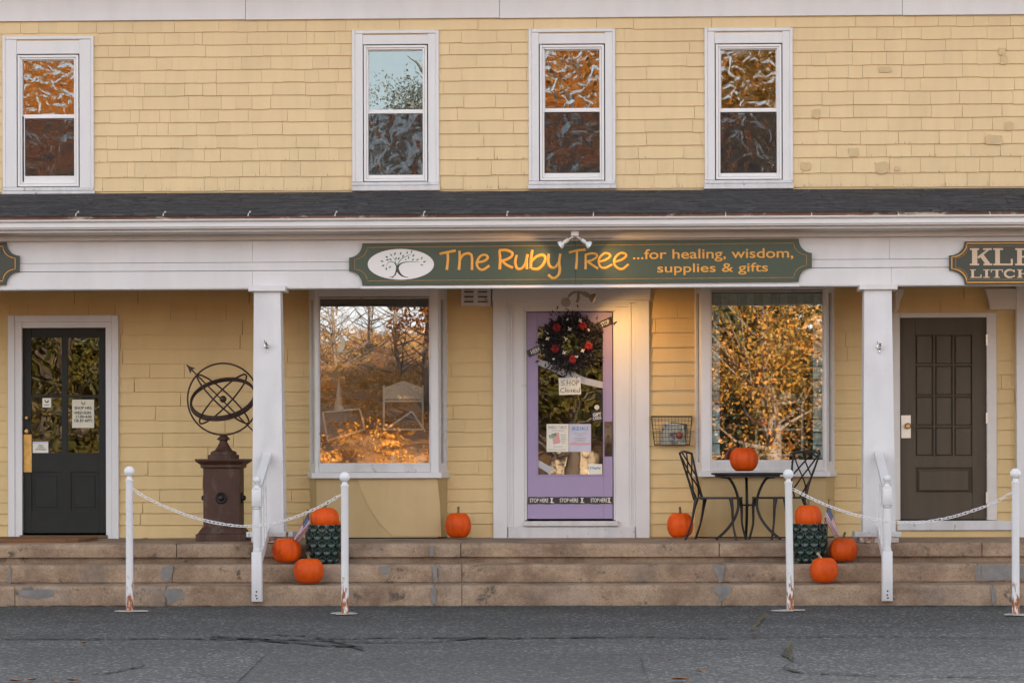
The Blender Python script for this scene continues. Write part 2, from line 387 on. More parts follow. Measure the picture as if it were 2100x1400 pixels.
def bollard_mat():
    m = mat('white_rusting_pipe_paint', (.72,.715,.72), .4, .03, 4)
    nt = m.node_tree; N = nt.nodes; L = nt.links; b = N['Principled BSDF']; src = b.inputs['Base Color'].links[0].from_socket
    geo = N.new('ShaderNodeNewGeometry'); sx = N.new('ShaderNodeSeparateXYZ'); L.new(geo.outputs['Position'], sx.inputs[0])
    mp = N.new('ShaderNodeMapping'); mp.inputs['Scale'].default_value = (1,1,.35); L.new(geo.outputs['Position'], mp.inputs[0])
    n = N.new('ShaderNodeTexNoise'); n.inputs['Scale'].default_value = 40; n.inputs['Detail'].default_value = 6; L.new(mp.outputs[0], n.inputs['Vector'])
    mr = N.new('ShaderNodeMapRange'); mr.inputs[1].default_value = .01; mr.inputs[2].default_value = .45; mr.inputs[3].default_value = .62; mr.inputs[4].default_value = .22; L.new(sx.outputs[2], mr.inputs[0])
    ad = N.new('ShaderNodeMath'); ad.operation = 'ADD'; L.new(n.outputs[0], ad.inputs[0]); L.new(mr.outputs[0], ad.inputs[1])
    m2 = N.new('ShaderNodeMapRange'); m2.inputs[1].default_value = .95; m2.inputs[2].default_value = 1.08; L.new(ad.outputs[0], m2.inputs[0])
    mx = N.new('ShaderNodeMix'); mx.data_type = 'RGBA'; L.new(m2.outputs[0], mx.inputs[0]); L.new(src, mx.inputs[6]); mx.inputs[7].default_value = (.30,.09,.02,1)
    L.new(mx.outputs[2], b.inputs['Base Color']); return m
M['bollard'] = bollard_mat()

def glass(name, refl, wav=0.0, ws=2.0, tint=(.8,.8,.8), dist=.02, rough=0.0, rt=(1,1,1)):
    m = bpy.data.materials.new(name); m.use_nodes = True; nt = m.node_tree; N = nt.nodes; L = nt.links; N.remove(N['Principled BSDF'])
    t = N.new('ShaderNodeBsdfTransparent'); t.inputs[0].default_value = (*tint, 1)
    g = N.new('ShaderNodeBsdfGlossy'); g.inputs['Roughness'].default_value = rough; g.inputs[0].default_value = (*rt, 1)
    mx = N.new('ShaderNodeMixShader'); mx.inputs[0].default_value = refl
    L.new(t.outputs[0], mx.inputs[1]); L.new(g.outputs[0], mx.inputs[2]); L.new(mx.outputs[0], N['Material Output'].inputs[0])
    if wav:
        geo = N.new('ShaderNodeNewGeometry'); n = N.new('ShaderNodeTexNoise'); n.inputs['Scale'].default_value = ws; n.inputs['Detail'].default_value = 1.5; n.inputs['Distortion'].default_value = .6
        L.new(geo.outputs['Position'], n.inputs['Vector'])
        bp = N.new('ShaderNodeBump'); bp.inputs['Strength'].default_value = wav; bp.inputs['Distance'].default_value = dist
        L.new(n.outputs[0], bp.inputs['Height']); L.new(bp.outputs[0], g.inputs['Normal'])
    return m
M['glass_up'] = glass('wavy_upper_glass', .13, 1.0, 9.0, (.6,.6,.6), .0055, rt=(.86,.93,.95))
M['glass_low'] = glass('wavy_lower_glass', .15, 1.0, 6, (.6,.6,.6), .009, rt=(.86,.93,.95))
M['glass_flat'] = glass('clear_upper_glass', .12, 1.0, 1.5, (.6,.6,.6), .0008, rt=(.82,.95,.95))
M['glass_shop'] = glass('shop_window_glass', .17, 1.0, 1.3, (.85,.85,.85), .00035)
M['glass_door'] = glass('door_glass', .06, 1.0, 1.8, (.7,.7,.7), .001)
def screen():
    m = bpy.data.materials.new('insect_screen'); m.use_nodes = True; N = m.node_tree.nodes; L = m.node_tree.links; b = N['Principled BSDF']
    b.inputs['Base Color'].default_value = (.03,.03,.033,1); b.inputs['Roughness'].default_value = .8; b.inputs['Alpha'].default_value = .33; return m
M['screen'] = screen()
def emit(name, c, s):
    m = bpy.data.materials.new(name); m.use_nodes = True; b = m.node_tree.nodes['Principled BSDF']
    b.inputs['Emission Color'].default_value = (*c,1); b.inputs['Emission Strength'].default_value = s; b.inputs['Base Color'].default_value = (*c,1); return m
M['lamp_on'] = emit('lit_lamp_face', (1,.62,.22), 5.0)
def leafmat(name, cols, scale=.9, trans=.35):
    m = bpy.data.materials.new(name); m.use_nodes = True; nt = m.node_tree; N = nt.nodes; L = nt.links; b = N['Principled BSDF']
    b.inputs['Roughness'].default_value = .6
    geo = N.new('ShaderNodeNewGeometry'); n = N.new('ShaderNodeTexNoise'); n.inputs['Scale'].default_value = scale; n.inputs['Detail'].default_value = 10; n.inputs['Roughness'].default_value = .85
    L.new(geo.outputs['Position'], n.inputs['Vector'])
    cr = N.new('ShaderNodeValToRGB'); e = cr.color_ramp.elements
    for i, c in enumerate(cols):
        p = .30+.40*i/(len(cols)-1)
        if i < 2: e[i].position = p; e[i].color = (*c,1)
        else: q = e.new(p); q.color = (*c,1)
    L.new(n.outputs[0], cr.inputs[0]); L.new(cr.outputs[0], b.inputs['Base Color'])
    t = N.new('ShaderNodeBsdfTranslucent'); L.new(cr.outputs[0], t.inputs[0]); ms = N.new('ShaderNodeMixShader'); ms.inputs[0].default_value = trans
    L.new(b.outputs[0], ms.inputs[1]); L.new(t.outputs[0], ms.inputs[2]); L.new(ms.outputs[0], N['Material Output'].inputs[0]); return m
M['leaf_orange'] = leafmat('orange_autumn_leaves', [(.03,.012,.004),(.16,.05,.01),(.48,.15,.015),(.55,.26,.03),(.60,.40,.06)], 2.0)
M['leaf_gold'] = leafmat('gold_green_autumn_leaves_shaded', [(.010,.010,.003),(.03,.026,.006),(.11,.085,.015),(.36,.17,.025),(.34,.09,.015),(.50,.32,.05)], 1.7)  # dark ramp stops put the shade between leaf clumps into the colour
M['leaf_green'] = leafmat('olive_leaves', [(.02,.028,.008),(.06,.07,.015),(.16,.12,.02),(.26,.17,.03)])
M['leaf_grey'] = leafmat('grey_twigs', [(.13,.15,.15),(.18,.19,.18),(.22,.22,.21)])
M['leaf_scrub'] = leafmat('golden_scrub', [(.10,.05,.015),(.26,.11,.02),(.50,.22,.035),(.36,.20,.06),(.55,.33,.09)], .8, .3)
M['leaf_brown'] = leafmat('brown_bracken', [(.05,.03,.012),(.20,.10,.03),(.32,.19,.06),(.42,.19,.04),(.24,.20,.08)], .5, .2)
M['leaf_dark'] = leafmat('dark_shade_leaves', [(.006,.010,.004),(.02,.028,.008),(.035,.04,.012)], 1.5, .1)  # near-black leaves stand for shade behind the gold crown
M['hill'] = leafmat('leaf_strewn_hillside', [(.03,.018,.008),(.14,.06,.02),(.42,.17,.03),(.28,.15,.05),(.14,.11,.045),(.40,.24,.08)], 1.6, 0.0)

# ------------------------------------------------------------------ setting: ground
PF = CAMH-.702                                # porch floor height
YE, Y2, Y1 = -1.90, -2.25, -2.60              # porch edge, second tread edge, bottom tread edge
Z2 = CAMH-.884; Z1 = CAMH-1.060
g = MB(); g.box(-400, -600, -.3, 400, 300, 0); g.build('parking_lot', M['asphalt'], kind='structure')

def polysheet(pp, z, name, m, cat=None):
    q = MB(); pts = [G(a, b) for a, b in pp]; pts = [(p.x, p.y) for p in pts]
    q.hprism(pts, .0005, z); return q.build(name, m, kind='structure')
polysheet([(-40,1394),(60,1391),(130,1389),(215,1383),(235,1395),(260,1402),(280,1440),(-40,1440)], .004, 'asphalt_patch', M['asphalt_dark'])
polysheet([(552,1338),(1312,1340),(1320,1372),(1345,1440),(452,1440),(495,1392)], .0042, 'asphalt_patch', M['asphalt_dark'])

def crack(pp, w0, name='pavement_crack', m=None, jit=3.0, seed=1):
    rnd = random.Random(seed); pts = []
    for (a, b), (c, d) in zip(pp[:-1], pp[1:]):
        n = max(2, int(math.hypot(c-a, d-b)/9))
        for i in range(n): pts.append((a+(c-a)*i/n+rnd.uniform(-jit,jit), b+(d-b)*i/n+rnd.uniform(-jit,jit)*.42))
    pts.append(pp[-1]); q = MB(); P = [G(*p) for p in pts]
    vsx = []; fs = []
    for i, p in enumerate(P):
        t = (P[min(i+1,len(P)-1)]-P[max(i-1,0)]).normalized(); nrm = Vector((-t.y, t.x, 0))
        ww = w0*rnd.uniform(.1,1.25)*.75*(1 if 0 < i < len(P)-1 else .1)
        vsx += [p+nrm*ww+Vector((0,0,.0085)), p-nrm*ww+Vector((0,0,.0085))]
        if i: fs.append((2*i-2, 2*i-1, 2*i+1, 2*i))
    q.add(vsx, fs); return q.build(name, m or M['crack'], kind='structure')
crack([(0,1311),(350,1310),(560,1312),(850,1308),(1040,1309),(1310,1306),(1500,1309)], 0.05, seed=2)
crack([(430,1305),(560,1314),(640,1322),(745,1328)], 0.07, seed=3)
crack([(500,1316),(600,1312),(760,1318),(900,1316),(1010,1306)], 0.05, seed=13)
crack([(560,1302),(640,1306),(720,1325),(750,1336)], 0.04, seed=4)
crack([(1500,1309),(1660,1306),(1860,1306),(2100,1310)], 0.025, seed=5)
crack([(552,1338),(495,1392),(452,1440)], .007, seed=6, jit=1)
crack([(1312,1340),(1320,1372),(1345,1430)], .006, seed=7, jit=1)
crack([(1572,1260),(1560,1280),(1545,1288),(1540,1296)], .022, seed=8)
crack([(1540,1296),(1553,1308)], .010, seed=18)
crack([(1622,1322),(1615,1345),(1626,1358),(1605,1372),(1650,1380),(1780,1386),(2100,1390)], 0.03, seed=9)
crack([(170,1386),(240,1378),(305,1362)], 0.024, seed=10)
crack([(400,1382),(450,1390),(490,1394)], 0.018, seed=11)
crack([(0,1242.5),(400,1243),(1000,1243),(1600,1242.5),(2100,1243)], 0.036, seed=12, jit=1)
wd = MB(); rnd = random.Random(3)
for i in range(140):
    a = rnd.random(); p = G(1573-32*a+rnd.uniform(-4,4), 1260+34*a) if rnd.random() < .6 else G(1618+rnd.uniform(-5,5), 1322+rnd.uniform(0,34))
    h = rnd.uniform(.004,.02); x = rnd.uniform(-.01,.01)
    wd.add([(p.x-.003,p.y,.009),(p.x+.003,p.y,.009),(p.x+x,p.y+x,.009+h)], [(0,1,2)])
wd.build('crack_weeds', M['grass'], kind='stuff')

# ------------------------------------------------------------------ porch floor and steps
XL, XR = -9.0, 9.0
pf = MB(); pf.box(XL, YE+.065, 0, XR, .3, PF-.13); pf.box(XL, YE+.30, PF-.129, XR, .3, PF-.001)
porch = pf.build('porch_floor', M['concrete'], kind='structure')
sb = MB(); sb.box(XL, Y2+.02, 0, XR, YE+.2, Z2-.165); stb = sb.build('lower_steps', M['concrete'], kind='structure')
def slab(x0, x1, yf, yb, z0, z1, name, parent, seed, amp=.010, rnd_r=.022):
    q = MB(); nx = max(4, int((x1-x0)/.055))
    def prof():
        r = rnd_r
        return [(yb, z1), (yf+.12, z1), (yf+r*1.6, z1-.001), (yf+r*.5, z1-r*.35), (yf+r*.08, z1-r*1.1), (yf, z1-r*2.4), (yf, (z0+z1)/2), (yf+.001, z0+.02), (yf+.004, z0)]
    P = prof(); m = len(P); vsx = []
    for i in range(nx+1):
        x = x0+(x1-x0)*i/nx
        for j, (y, z) in enumerate(P):
            n1 = noise.fractal(Vector((x*3.1+seed, y*5, z*9)), .7, 2.1, 5)
            n2 = max(0, noise.noise(Vector((x*5.3, z*8+seed*3, 4)))-.30)
            k = 0 if j == 0 else 1
            e = 0
            if i in (0, nx) : e = .003
            yy = y + k*(n1*amp + n2*.05*(1 if j in (3,4,5,6) else .3)) + e*k
            zz = z - (abs(n1)*amp*.7 if 0 < j < 5 else 0) - n2*.02*(1 if 2 <= j <= 5 else 0)
            vsx.append((x, yy, zz))
    fs = []
    for i in range(nx):
        for j in range(m-1):
            fs.append((i*m+j, i*m+j+1, (i+1)*m+j+1, (i+1)*m+j))
    fs.append(tuple(range(m-1,-1,-1))); fs.append(tuple(nx*m+j for j in range(m)))
    q.add(vsx, fs, True); return q.build(name, M['concrete'], parent)
def course(joints, yf, yb, z0, z1, parent, gap, **k):
    xs = [XL]+[wx(p, yf, 1150) for p in joints]+[XR]
    for i, (a, b) in enumerate(zip(xs[:-1], xs[1:])):
        slab(a+gap/2, b-gap/2, yf, yb, z0, z1, 'step_slab', parent, i*2.7+z1*9, **k)
course([362, 945, 1475, 2014], YE, YE+.32, PF-.128, PF, porch, .008)
course([20, 353, 892, 947, 1478, 2006], Y2, YE+.062, Z2-.162, Z2, stb, .006)
course([30, 340, 890, 947, 1480, 2036], Y1, Y2-.002, .0, Z1, stb, .006)
def patch(pp, y, parent): 
    q = MB(); q.pprism(pp, y, y+.012); return q.build('cement_patch', M['cement'], parent)
patch([(333,1162),(356,1160),(352,1180),(345,1192),(333,1188),(329,1176)], Y2-.006, stb)
patch([(1462,1158),(1488,1157),(1484,1172),(1482,1190),(1475,1196),(1472,1182),(1465,1170)], Y2-.006, stb)
patch([(1464,1202),(1485,1200),(1502,1203),(1497,1216),(1480,1232),(1470,1237),(1476,1220),(1462,1214)], Y1-.006, stb)
patch([(886,1160),(896,1160),(897,1192),(890,1194)], Y2-.006, stb)
patch([(884,1203),(895,1204),(894,1238),(884,1236)], Y1-.006, stb)
patch([(1998,1160),(2012,1158),(2008,1192),(2002,1190)], Y2-.006, stb)
patch([(2014,1158),(2098,1158),(2100,1186),(2060,1188),(2014,1192)], Y2-.005, stb)
patch([(2030,1204),(2039,1204),(2044,1236),(2036,1238)], Y1-.006, stb)
patch([(18,1164),(23,1164),(22,1196),(17,1194)], Y2-.006, stb)
patch([(881,1118),(889,1118),(890,1138),(882,1140)], YE-.006, porch)
patch([(335,1208),(372,1206),(380,1225),(350,1236),(338,1222)], Y1-.005, stb)
patch([(38,1210),(110,1208),(110,1222),(80,1226),(42,1222)], Y1-.005, stb)
patch([(776,1162),(800,1160),(802,1172),(790,1178),(778,1172)], Y2-.004, stb)

# ------------------------------------------------------------------ building
bd = empty('shop_building', (0, 0, 0))
tag(bd, 'two storey yellow shingled shop building with white trim and a columned front porch', 'building')
# openings in the front wall (pixels): x0,y0,x1,y1
UW = [(20,90,184,392), (735,80,892,384), (1097,77,1253,380), (1458,75,1614,380)]
HOLES_U = UW
BAY = [(640,560,908,1098), (1430,560,1702,1098)]
DOORS = [(40,668,224,1103.5), (1072,634,1264,1103.5), (1843,648,2030,1103.5)]
def hr(h): 
    a, b, c, d = h; return (W(a,(b+d)/2,0).x, W((a+c)/2,d,0).z, W(c,(b+d)/2,0).x, W((a+c)/2,b,0).z)
HU = [hr(h) for h in HOLES_U]; HL = [hr(h) for h in BAY+DOORS]
HL = [(a, max(b, PF), c, d) for a, b, c, d in HL]
HLS = [hr(h) for h in BAY+[(22,652,237,1110),(1016,600,1327,1110),(1834,644,2041,1110)]]
HLS = [(a, b-.03, c, d) for a, b, c, d in HLS]
ZROOF_W = wz(392, 0); ZTOP = wz(38, 0)
def wall_shell(x0, x1, z0, z1, holes, m, name):
    xs = sorted({x0, x1, *[h[0] for h in holes], *[h[2] for h in holes]}); zs = sorted({z0, z1, *[h[1] for h in holes], *[h[3] for h in holes]})
    xs = [x for x in xs if x0 <= x <= x1]; zs = [z for z in zs if z0 <= z <= z1]
    q = MB()
    for a, b in zip(xs[:-1], xs[1:]):
        for c, d in zip(zs[:-1], zs[1:]):
            cx, cz = (a+b)/2, (c+d)/2
            if any(h[0] < cx < h[2] and h[1] < cz < h[3] for h in holes): continue
            q.add([(a,0,c),(b,0,c),(b,0,d),(a,0,d)], [(0,1,2,3)])
            q.add([(a,.16,c),(b,.16,c),(b,.16,d),(a,.16,d)], [(3,2,1,0)])
    for h in holes:
        a, c, b, d = h
        q.add([(a,0,c),(a,.16,c),(a,.16,d),(a,0,d)], [(0,1,2,3)]); q.add([(b,0,c),(b,.16,c),(b,.16,d),(b,0,d)], [(3,2,1,0)])
        q.add([(a,0,d),(b,0,d),(b,.16,d),(a,.16,d)], [(3,2,1,0)]); q.add([(a,0,c),(b,0,c),(b,.16,c),(a,.16,c)], [(0,1,2,3)])
    return q.build(name, m, bd)
ZCEIL = 3.12
upper = wall_shell(XL, XR, ZCEIL+.05, 6.3, HU, M['yellow'], 'upper_wall')
lower = wall_shell(XL, XR, PF-.02, ZCEIL+.05, HL, M['yellow_low'], 'lower_wall')
q = MB(); q.box(XL,.16,0,XL+.15,10,6.4); q.box(XR-.15,.16,0,XR,10,6.4); q.box(XL,10,0,XR,10.15,6.4); q.build('side_wall', M['yellow'], bd)
q = MB(); q.box(XL+.15,.162,ZCEIL,XR-.15,10,ZCEIL+.25); q.box(XL+.15,.17,PF-.2,XR-.15,10,PF-.003); q.box(XL+.15,.17,6.0,XR-.15,10,6.15)
q.box(XL+.15, 3.2, PF, XR-.15, 3.3, 6); 
for x in (-3.5, -.35, 1.5, 3.4): q.box(x, .17, PF, x+.1, 3.2, ZCEIL)
q.build('interior_floor', M['interior'], bd)
q = MB(); q.xprof([(-.55,6.25),(5.1,9.2),(10.6,6.25),(10.6,6.15),(5.1,9.05),(-.55,6.13)], XL-.3, XR+.3); q.build('main_roof', M['roofing'], bd)

# shingles -------------------------------------------------------
def unit_shingle(w_, h_, t, parent, m, name, tilt=.0):
    """one tapered shingle: thick at the butt, thin at the top; shared mesh scaled per piece"""
    q = MB(); b = .02
    q.add([(-.5,-1,0),(.5,-1,0),(.5,-.92,-.0),(-.5,-.25,1),(.5,-.25,1),(-.5,0,1),(.5,0,1),(-.5,0,0),(.5,0,0)],
          [(0,1,4,3),(3,4,6,5),(0,7,8,1),(1,8,6,4),(0,3,5,7)])
    return q
USH = []
for k in range(4):
    me = bpy.data.meshes.new('shingle'); rr = random.Random(k)
    d1, d2 = rr.uniform(-.025,.025), rr.uniform(-.025,.025)
    v = [(-.496,-1,d1),(.496,-1,d2),(.496,-.12,1.0),(-.496,-.12,1.0),(-.496,0,d1),(.496,0,d2),(.496,0,1.0),(-.496,0,1.0),(0,-1.03,(d1+d2)/2-.01),(0,0,(d1+d2)/2)]
    me.from_pydata(v, [], [(0,8,1,2,3),(0,4,9,5,1,8),(1,5,6,2),(4,0,3,7),(3,2,6,7)]); USH.append(me)
def place_shingle(x0, x1, z0, z1, t, parent, m, name, rnd, stuff):
    gap = rnd.choice([.0001,.0002,.0003,.0004,.0008,.0012,.0026])
    dz = rnd.uniform(-.0022,.0022); tt = t*rnd.uniform(.93,1.09)
    if stuff is not None:
        a, b = x0+gap/2, x1-gap/2
        stuff.add([(a,-tt,z0+dz),(b,-tt,z0+dz),(b,-tt*.3,z1),(a,-tt*.3,z1),(a,0,z0+dz),(b,0,z0+dz),(b,0,z1),(a,0,z1)],
                  [(0,1,2,3),(0,4,5,1),(1,5,6,2),(4,0,3,7)]); return
    me = rnd.choice(SM[m.name]); o = bpy.data.objects.new(name, me); col.objects.link(o)
    o.parent = parent; o.location = Vector(((x0+x1)/2, 0, z0+dz))-WL[parent.name]; o.scale = (x1-x0-gap, tt, z1-z0-dz)
SM = {}
for mm in (M['yellow'], M['yellow_low']):
    L_ = []
    for me in USH:
        c = me.copy(); c.materials.append(mm); L_.append(c)
    SM[mm.name] = L_
def siding(lines, holes, xa, xb, wfun, parent, m, name, t, lim, seed, slope=None):
    rnd = random.Random(seed); P = []
    for (zb, zt) in lines:
        x = xa-rnd.uniform(0,.15)
        while x < xb:
            w_ = wfun(rnd, x, zb); segs = [(x, x+w_, zb, zt+.02)]; x += w_
            out = []
            for (a, b, c, d) in segs:
                pieces = [(a,b,c,d)]
                for h in holes:
                    np_ = []
                    for (a,b,c,d) in pieces:
                        if b <= h[0] or a >= h[2] or d <= h[1] or c >= h[3]: np_.append((a,b,c,d)); continue
                        if a < h[0]: np_.append((a,h[0],c,d))
                        if b > h[2]: np_.append((h[2],b,c,d))
                        aa, bb = max(a,h[0]), min(b,h[2])
                        if c < h[1]: np_.append((aa,bb,c,h[1]))
                        if d > h[3]: np_.append((aa,bb,h[3],d))
                    pieces = np_
                out += pieces
            P += [p for p in out if p[1]-p[0] > .006 and p[3]-p[2] > .012]
    vis = lambda p: 1 if -5.12 < (p[0]+p[1])/2 < 5.12 else 0
    P.sort(key=lambda p: -(p[1]-p[0])*(p[3]-p[2])*vis(p)); st = MB()
    for i, p in enumerate(P):
        place_shingle(p[0], p[1], p[2], p[3], t, parent, m, name, rnd, None if i < lim else st)
    if st.v: st.build(name, m, parent, kind='stuff')
    return P
UL = [46,73,98.6,123,150,176.6,203,231,257,284,311,337,369,398]
ul = [wz(p-4.5, 0, 194) for p in UL]
def wsh(r, x, z): return r.choice([.08,.11,.14,.17,.2,.3,.42]) * r.uniform(.9,1.1) if (x < -1.6) else (r.uniform(.13,.40) if (x > 2.7 or z < 4.25) else r.uniform(.25,.8))
clipU = [(a-.02,b-.02,c+.02,d+.02) for a,b,c,d in HU]
siding([(b_, a_) for a_, b_ in zip(ul[:-1], ul[1:])], clipU, -5.7, 5.7, wsh, upper, M['yellow'], 'shingle', .017, 295, 5)
LLn = [563,592,625,659,688,718,747,776,806,834,863,889,918,947,976,1004,1031,1054,1077,1104]
ll = [wz(p-1.5, 0, 250) for p in LLn]
def wlo(r, x, z): return r.uniform(.17,.6) if (-3.6 < x < -2.2 and z > 2.1) else r.uniform(.5,1.7)
siding([(b_, a_) for a_, b_ in zip(ll[:-1], ll[1:])], HLS, -5.7, 5.7, wlo, lower, M['yellow_low'], 'clapboard', .021, 298, 9)
# touched-up spots of darker paint on the upper right shingles
def blob(cx, cy, rx, ry, seed, y=-.0155):
    rnd = random.Random(seed); n = 14
    sg_ = lambda v_: math.copysign(abs(v_)**.45, v_)
    return [(cx+rx*sg_(math.cos(2*PI*(i+.5)/n))*rnd.uniform(.7,1.05), cy+ry*sg_(math.sin(2*PI*(i+.5)/n))*rnd.uniform(.8,1.15)) for i in range(n)]
for i, (a, b, c, d) in enumerate([(1815,143,14,6),(1674,233,9,10),(1750,312,11,10),(1653,341,11,9),(1808,344,15,12),(2038,286,20,10),(2069,258,9,9),(2055,106,8,9),(2058,123,9,10),(1840,346,6,5)]):
    q = MB(); q.pprism(blob(a,b,c,d,i), -.0262, -.004); q.build('paint_patch', M['yellow_patch'], upper)
# short cracks / nicks at the shingle butts
nk = MB(); rnd = random.Random(21)
for i in range(330):
    x = rnd.uniform(-5.1,5.1); k = rnd.choice([9,10,10,11,11,12,12,12]); zz = ul[min(k+1,13)]
    if x < -2.2 and rnd.random() < .3: continue
    if any(h[0]-.08 < x < h[2]+.08 for h in HU): continue
    h = rnd.uniform(.008,.035)*(1.5 if rnd.random() < .2 else 1); ww = rnd.uniform(.0008,.0026)
    if k == 12: zz = ul[13]+.012
    nk.add([(x-ww,-.0265,zz),(x+ww,-.0265,zz),(x+rnd.uniform(-.002,.002),-.0225,zz+h)], [(0,1,2)])
nk.build('shingle_split', M['trunkbrown'], upper, kind='stuff')

# frieze at the very top ------------------------------------------
fr = empty('frieze', (0, -.03, wz(38,0)), parent=bd)
for i, (a, b, dy) in enumerate([(-60,503,0),(503.8,1024,-5),(1024.8,1850,-6.5),(1850.8,2200,-8)]):
    zb = wz(43+dy*1.0, -.04, 250) ; zb = W((a+b)/2, 44-(a+b)/2*.0068, -.04).z
    q = MB(); q.box(wx(a,-.04,20), -.04-i%2*.002, zb, wx(b,-.04,20), -.002, 6.13, .002); q.build('frieze_board', M['white'], fr)
q = MB(); q.box(XL,-.55,6.135,XR,-.0,6.16); q.box(XL,-.57,6.12,XR,-.552,6.28); q.build('eave_board', M['white'], fr)

# upper windows ---------------------------------------------------
def frame_boxes(q, x0, y0, x1, y1, tw, yf, yb, bev=.003, bottom=True, tt=None, tb=None):
    tt = tt or tw; tb = tb or tw
    q.pbox(x0, y0, x0+tw, y1, yf, yb, bev); q.pbox(x1-tw, y0, x1, y1, yf, yb, bev)
    q.pbox(x0+tw, y0, x1-tw, y0+tt, yf+.0005, yb, bev)
    if bottom: q.pbox(x0+tw, y1-tb, x1-tw, y1, yf+.0005, yb, bev)
def upper_window(o, gu, gl, sill, gmat, peel, lab):
    x0, y0, x1, y1 = o
    wnd = empty('window', W((x0+x1)/2, y1, -.02), parent=bd)
    if lab: wnd['label'] = lab
    q = MB(); wv = M['white_old']
    yb = 0.0
    # flat casing with backband
    cw = gu[0]-x0-13
    q.pbox(x0, y0, x0+6, sill[0], -.040, yb, .004); q.pbox(x1-6, y0, x1, sill[0], -.040, yb, .004); q.pbox(x0+6, y0, x1-6, y0+7, -.0405, yb, .004)
    q.pbox(x0+6, y0+7, x0+cw, sill[0], -.031, yb, .002); q.pbox(x1-cw, y0+7, x1-6, sill[0], -.031, yb, .002)
    q.pbox(x0+cw, y0+10, x1-cw, gu[1]-14, -.034, yb, .003)
    q.build('casing', M['white'], wnd)
    q = MB(); q.pbox(x0, sill[0], x1, sill[0]+7, -.045, yb, .004); q.pbox(x0-1, sill[0]+7.6, x1+2, sill[1], -.06, yb, .005); q.build('sill', wv, wnd)
    # outer vinyl frame
    q = MB(); fx0, fx1, fy0, fy1 = x0+cw+2, x1-cw-2, gu[1]-12, sill[0]-1.5
    frame_boxes(q, fx0, fy0, fx1, fy1, 5, -.018, .09); frame_boxes(q, fx0+5.2, fy0+5.2, fx1-5.2, fy1-5.2, 4, -.004, .09)
    q.build('window_frame', M['vinyl'], wnd)
    q = MB(); frame_boxes(q, gu[0]-4, gu[1]-4, gu[2]+4, gu[3]+1, 4, .022, .06); q.build('upper_sash', M['vinyl'], wnd)
    q = MB(); frame_boxes(q, gl[0]-1, gu[3]+.5, gl[2]+1, gl[3]+4, 2, .004, .05, tt=4.5, tb=5); q.pbox(gl[0]-1, gl[3]+3.9, gl[2]+1, sill[0]-9, .006, .05, .002); q.build('lower_sash', M['vinyl'], wnd)
    q = MB(); q.pbox(gu[0]-1, gu[1]-1, gu[2]+1, gu[3]+2, .036, .042); q.build('pane', gmat, wnd)
    q = MB(); q.pbox(gl[0]-.5, gl[1]-2, gl[2]+.5, gl[3]+1, .030, .036); q.build('pane', M['glass_low'], wnd)
    q = MB(); q.pbox(gl[0]-.5, gl[1]-2, gl[2]+.5, gl[3]+1, .012, .0125); q.build('insect_screen', M['screen'], wnd)
    return wnd
upper_window((5,74,192,388), (47,125,157,238), (50,246,160,362), (384,398), M['glass_up'], 0, 'leftmost upper window reflecting orange leaves')
upper_window((722,62,900,374), (757,105,868,228), (754,236,871,360), (373,391), M['glass_flat'], 0, 'upper window reflecting pale sky')
upper_window((1084,59,1262,372), (1118,104,1229,225), (1114,234,1232,356), (371,387), M['glass_up'], 0, 'upper window above the purple door')
upper_window((1445,57,1626,372), (1479,103,1591,225), (1475,234,1594,356), (369,387), M['glass_up'], 0, 'rightmost upper window')

# porch roof, gutter, beam ---------------------------------------
YG = -2.12
zf = wz(437, YG); zb_ = ZROOF_W
rf = MB(); rf.xprof([(0,zb_-.02),(YG,zf-.02),(YG,zf-.045),(0,zb_-.045)], XL, XR); roof = rf.build('porch_roof', M['dark'], bd)
rs = MB(); rnd = random.Random(4); nrow = 15
for i in range(nrow):
    t0, t1 = i/nrow, (i+1.25)/nrow; y0_ = YG*1.015+(0-YG*1.015)*t0; z0_ = zf+(zb_-zf)*t0; y1_ = YG+(0-YG)*min(t1,1); z1_ = zf+(zb_-zf)*min(t1,1)
    x = -5.8-rnd.random()*.3
    while x < 5.8:
        w_ = rnd.uniform(.12,.34); d = rnd.uniform(.004,.013); e = rnd.uniform(-.012,.012)
        a, b = x+.002, x+w_-.002
        rs.add([(a,y0_+e,z0_+d),(b,y0_+e,z0_+d+rnd.uniform(-.003,.003)),(b,y1_,z1_+.001),(a,y1_,z1_+.001),(a,y0_+e,z0_-.012),(b,y0_+e,z0_-.012)], [(0,1,2,3),(4,5,1,0)]); x += w_
rs.build('roof_shingle', M['roofing'], roof, kind='stuff')
q = MB(); q.box(XL,YG-.01,wz(447.5,YG),XR,YG+.02,wz(438,YG)+.0); q.build('drip_edge', M['rust'], roof)
# K-style gutter
gt = MB(); zt, zbm = wz(446, -2.22), wz(464.5, -2.22)
hh = zt-zbm
gt.xprof([(-2.14,zbm),(-2.185,zbm),(-2.19,zbm+hh*.12),(-2.20,zbm+hh*.2),(-2.20,zbm+hh*.66),(-2.215,zbm+hh*.78),(-2.235,zbm+hh*.84),(-2.235,zt-.006),(-2.24,zt-.006),(-2.24,zt),(-2.222,zt),(-2.222,zbm+hh*.9),(-2.19,zbm+hh*.7),(-2.185,zbm+hh*.2),(-2.14,zbm+.006)], XL, XR)
gt.box(XL,-2.14,zbm+.001,XR,-2.132,zt-.004)
gut = gt.build('gutter', M['gutter'], bd)
for px in (157,336,510,688,869,1040,1217,1488,1664,1842,2030):
    p = W(px, 441, -2.2); q = MB(); q.tube([(p.x,-2.236,p.z-.012),(p.x,-2.225,p.z+.010),(p.x+.004,-2.13,p.z+.034)], .0045, 6, 2); q.sphere((p.x+.004,-2.135,p.z+.034), .009, 8, 5); q.build('gutter_bracket', M['steel'], gut)
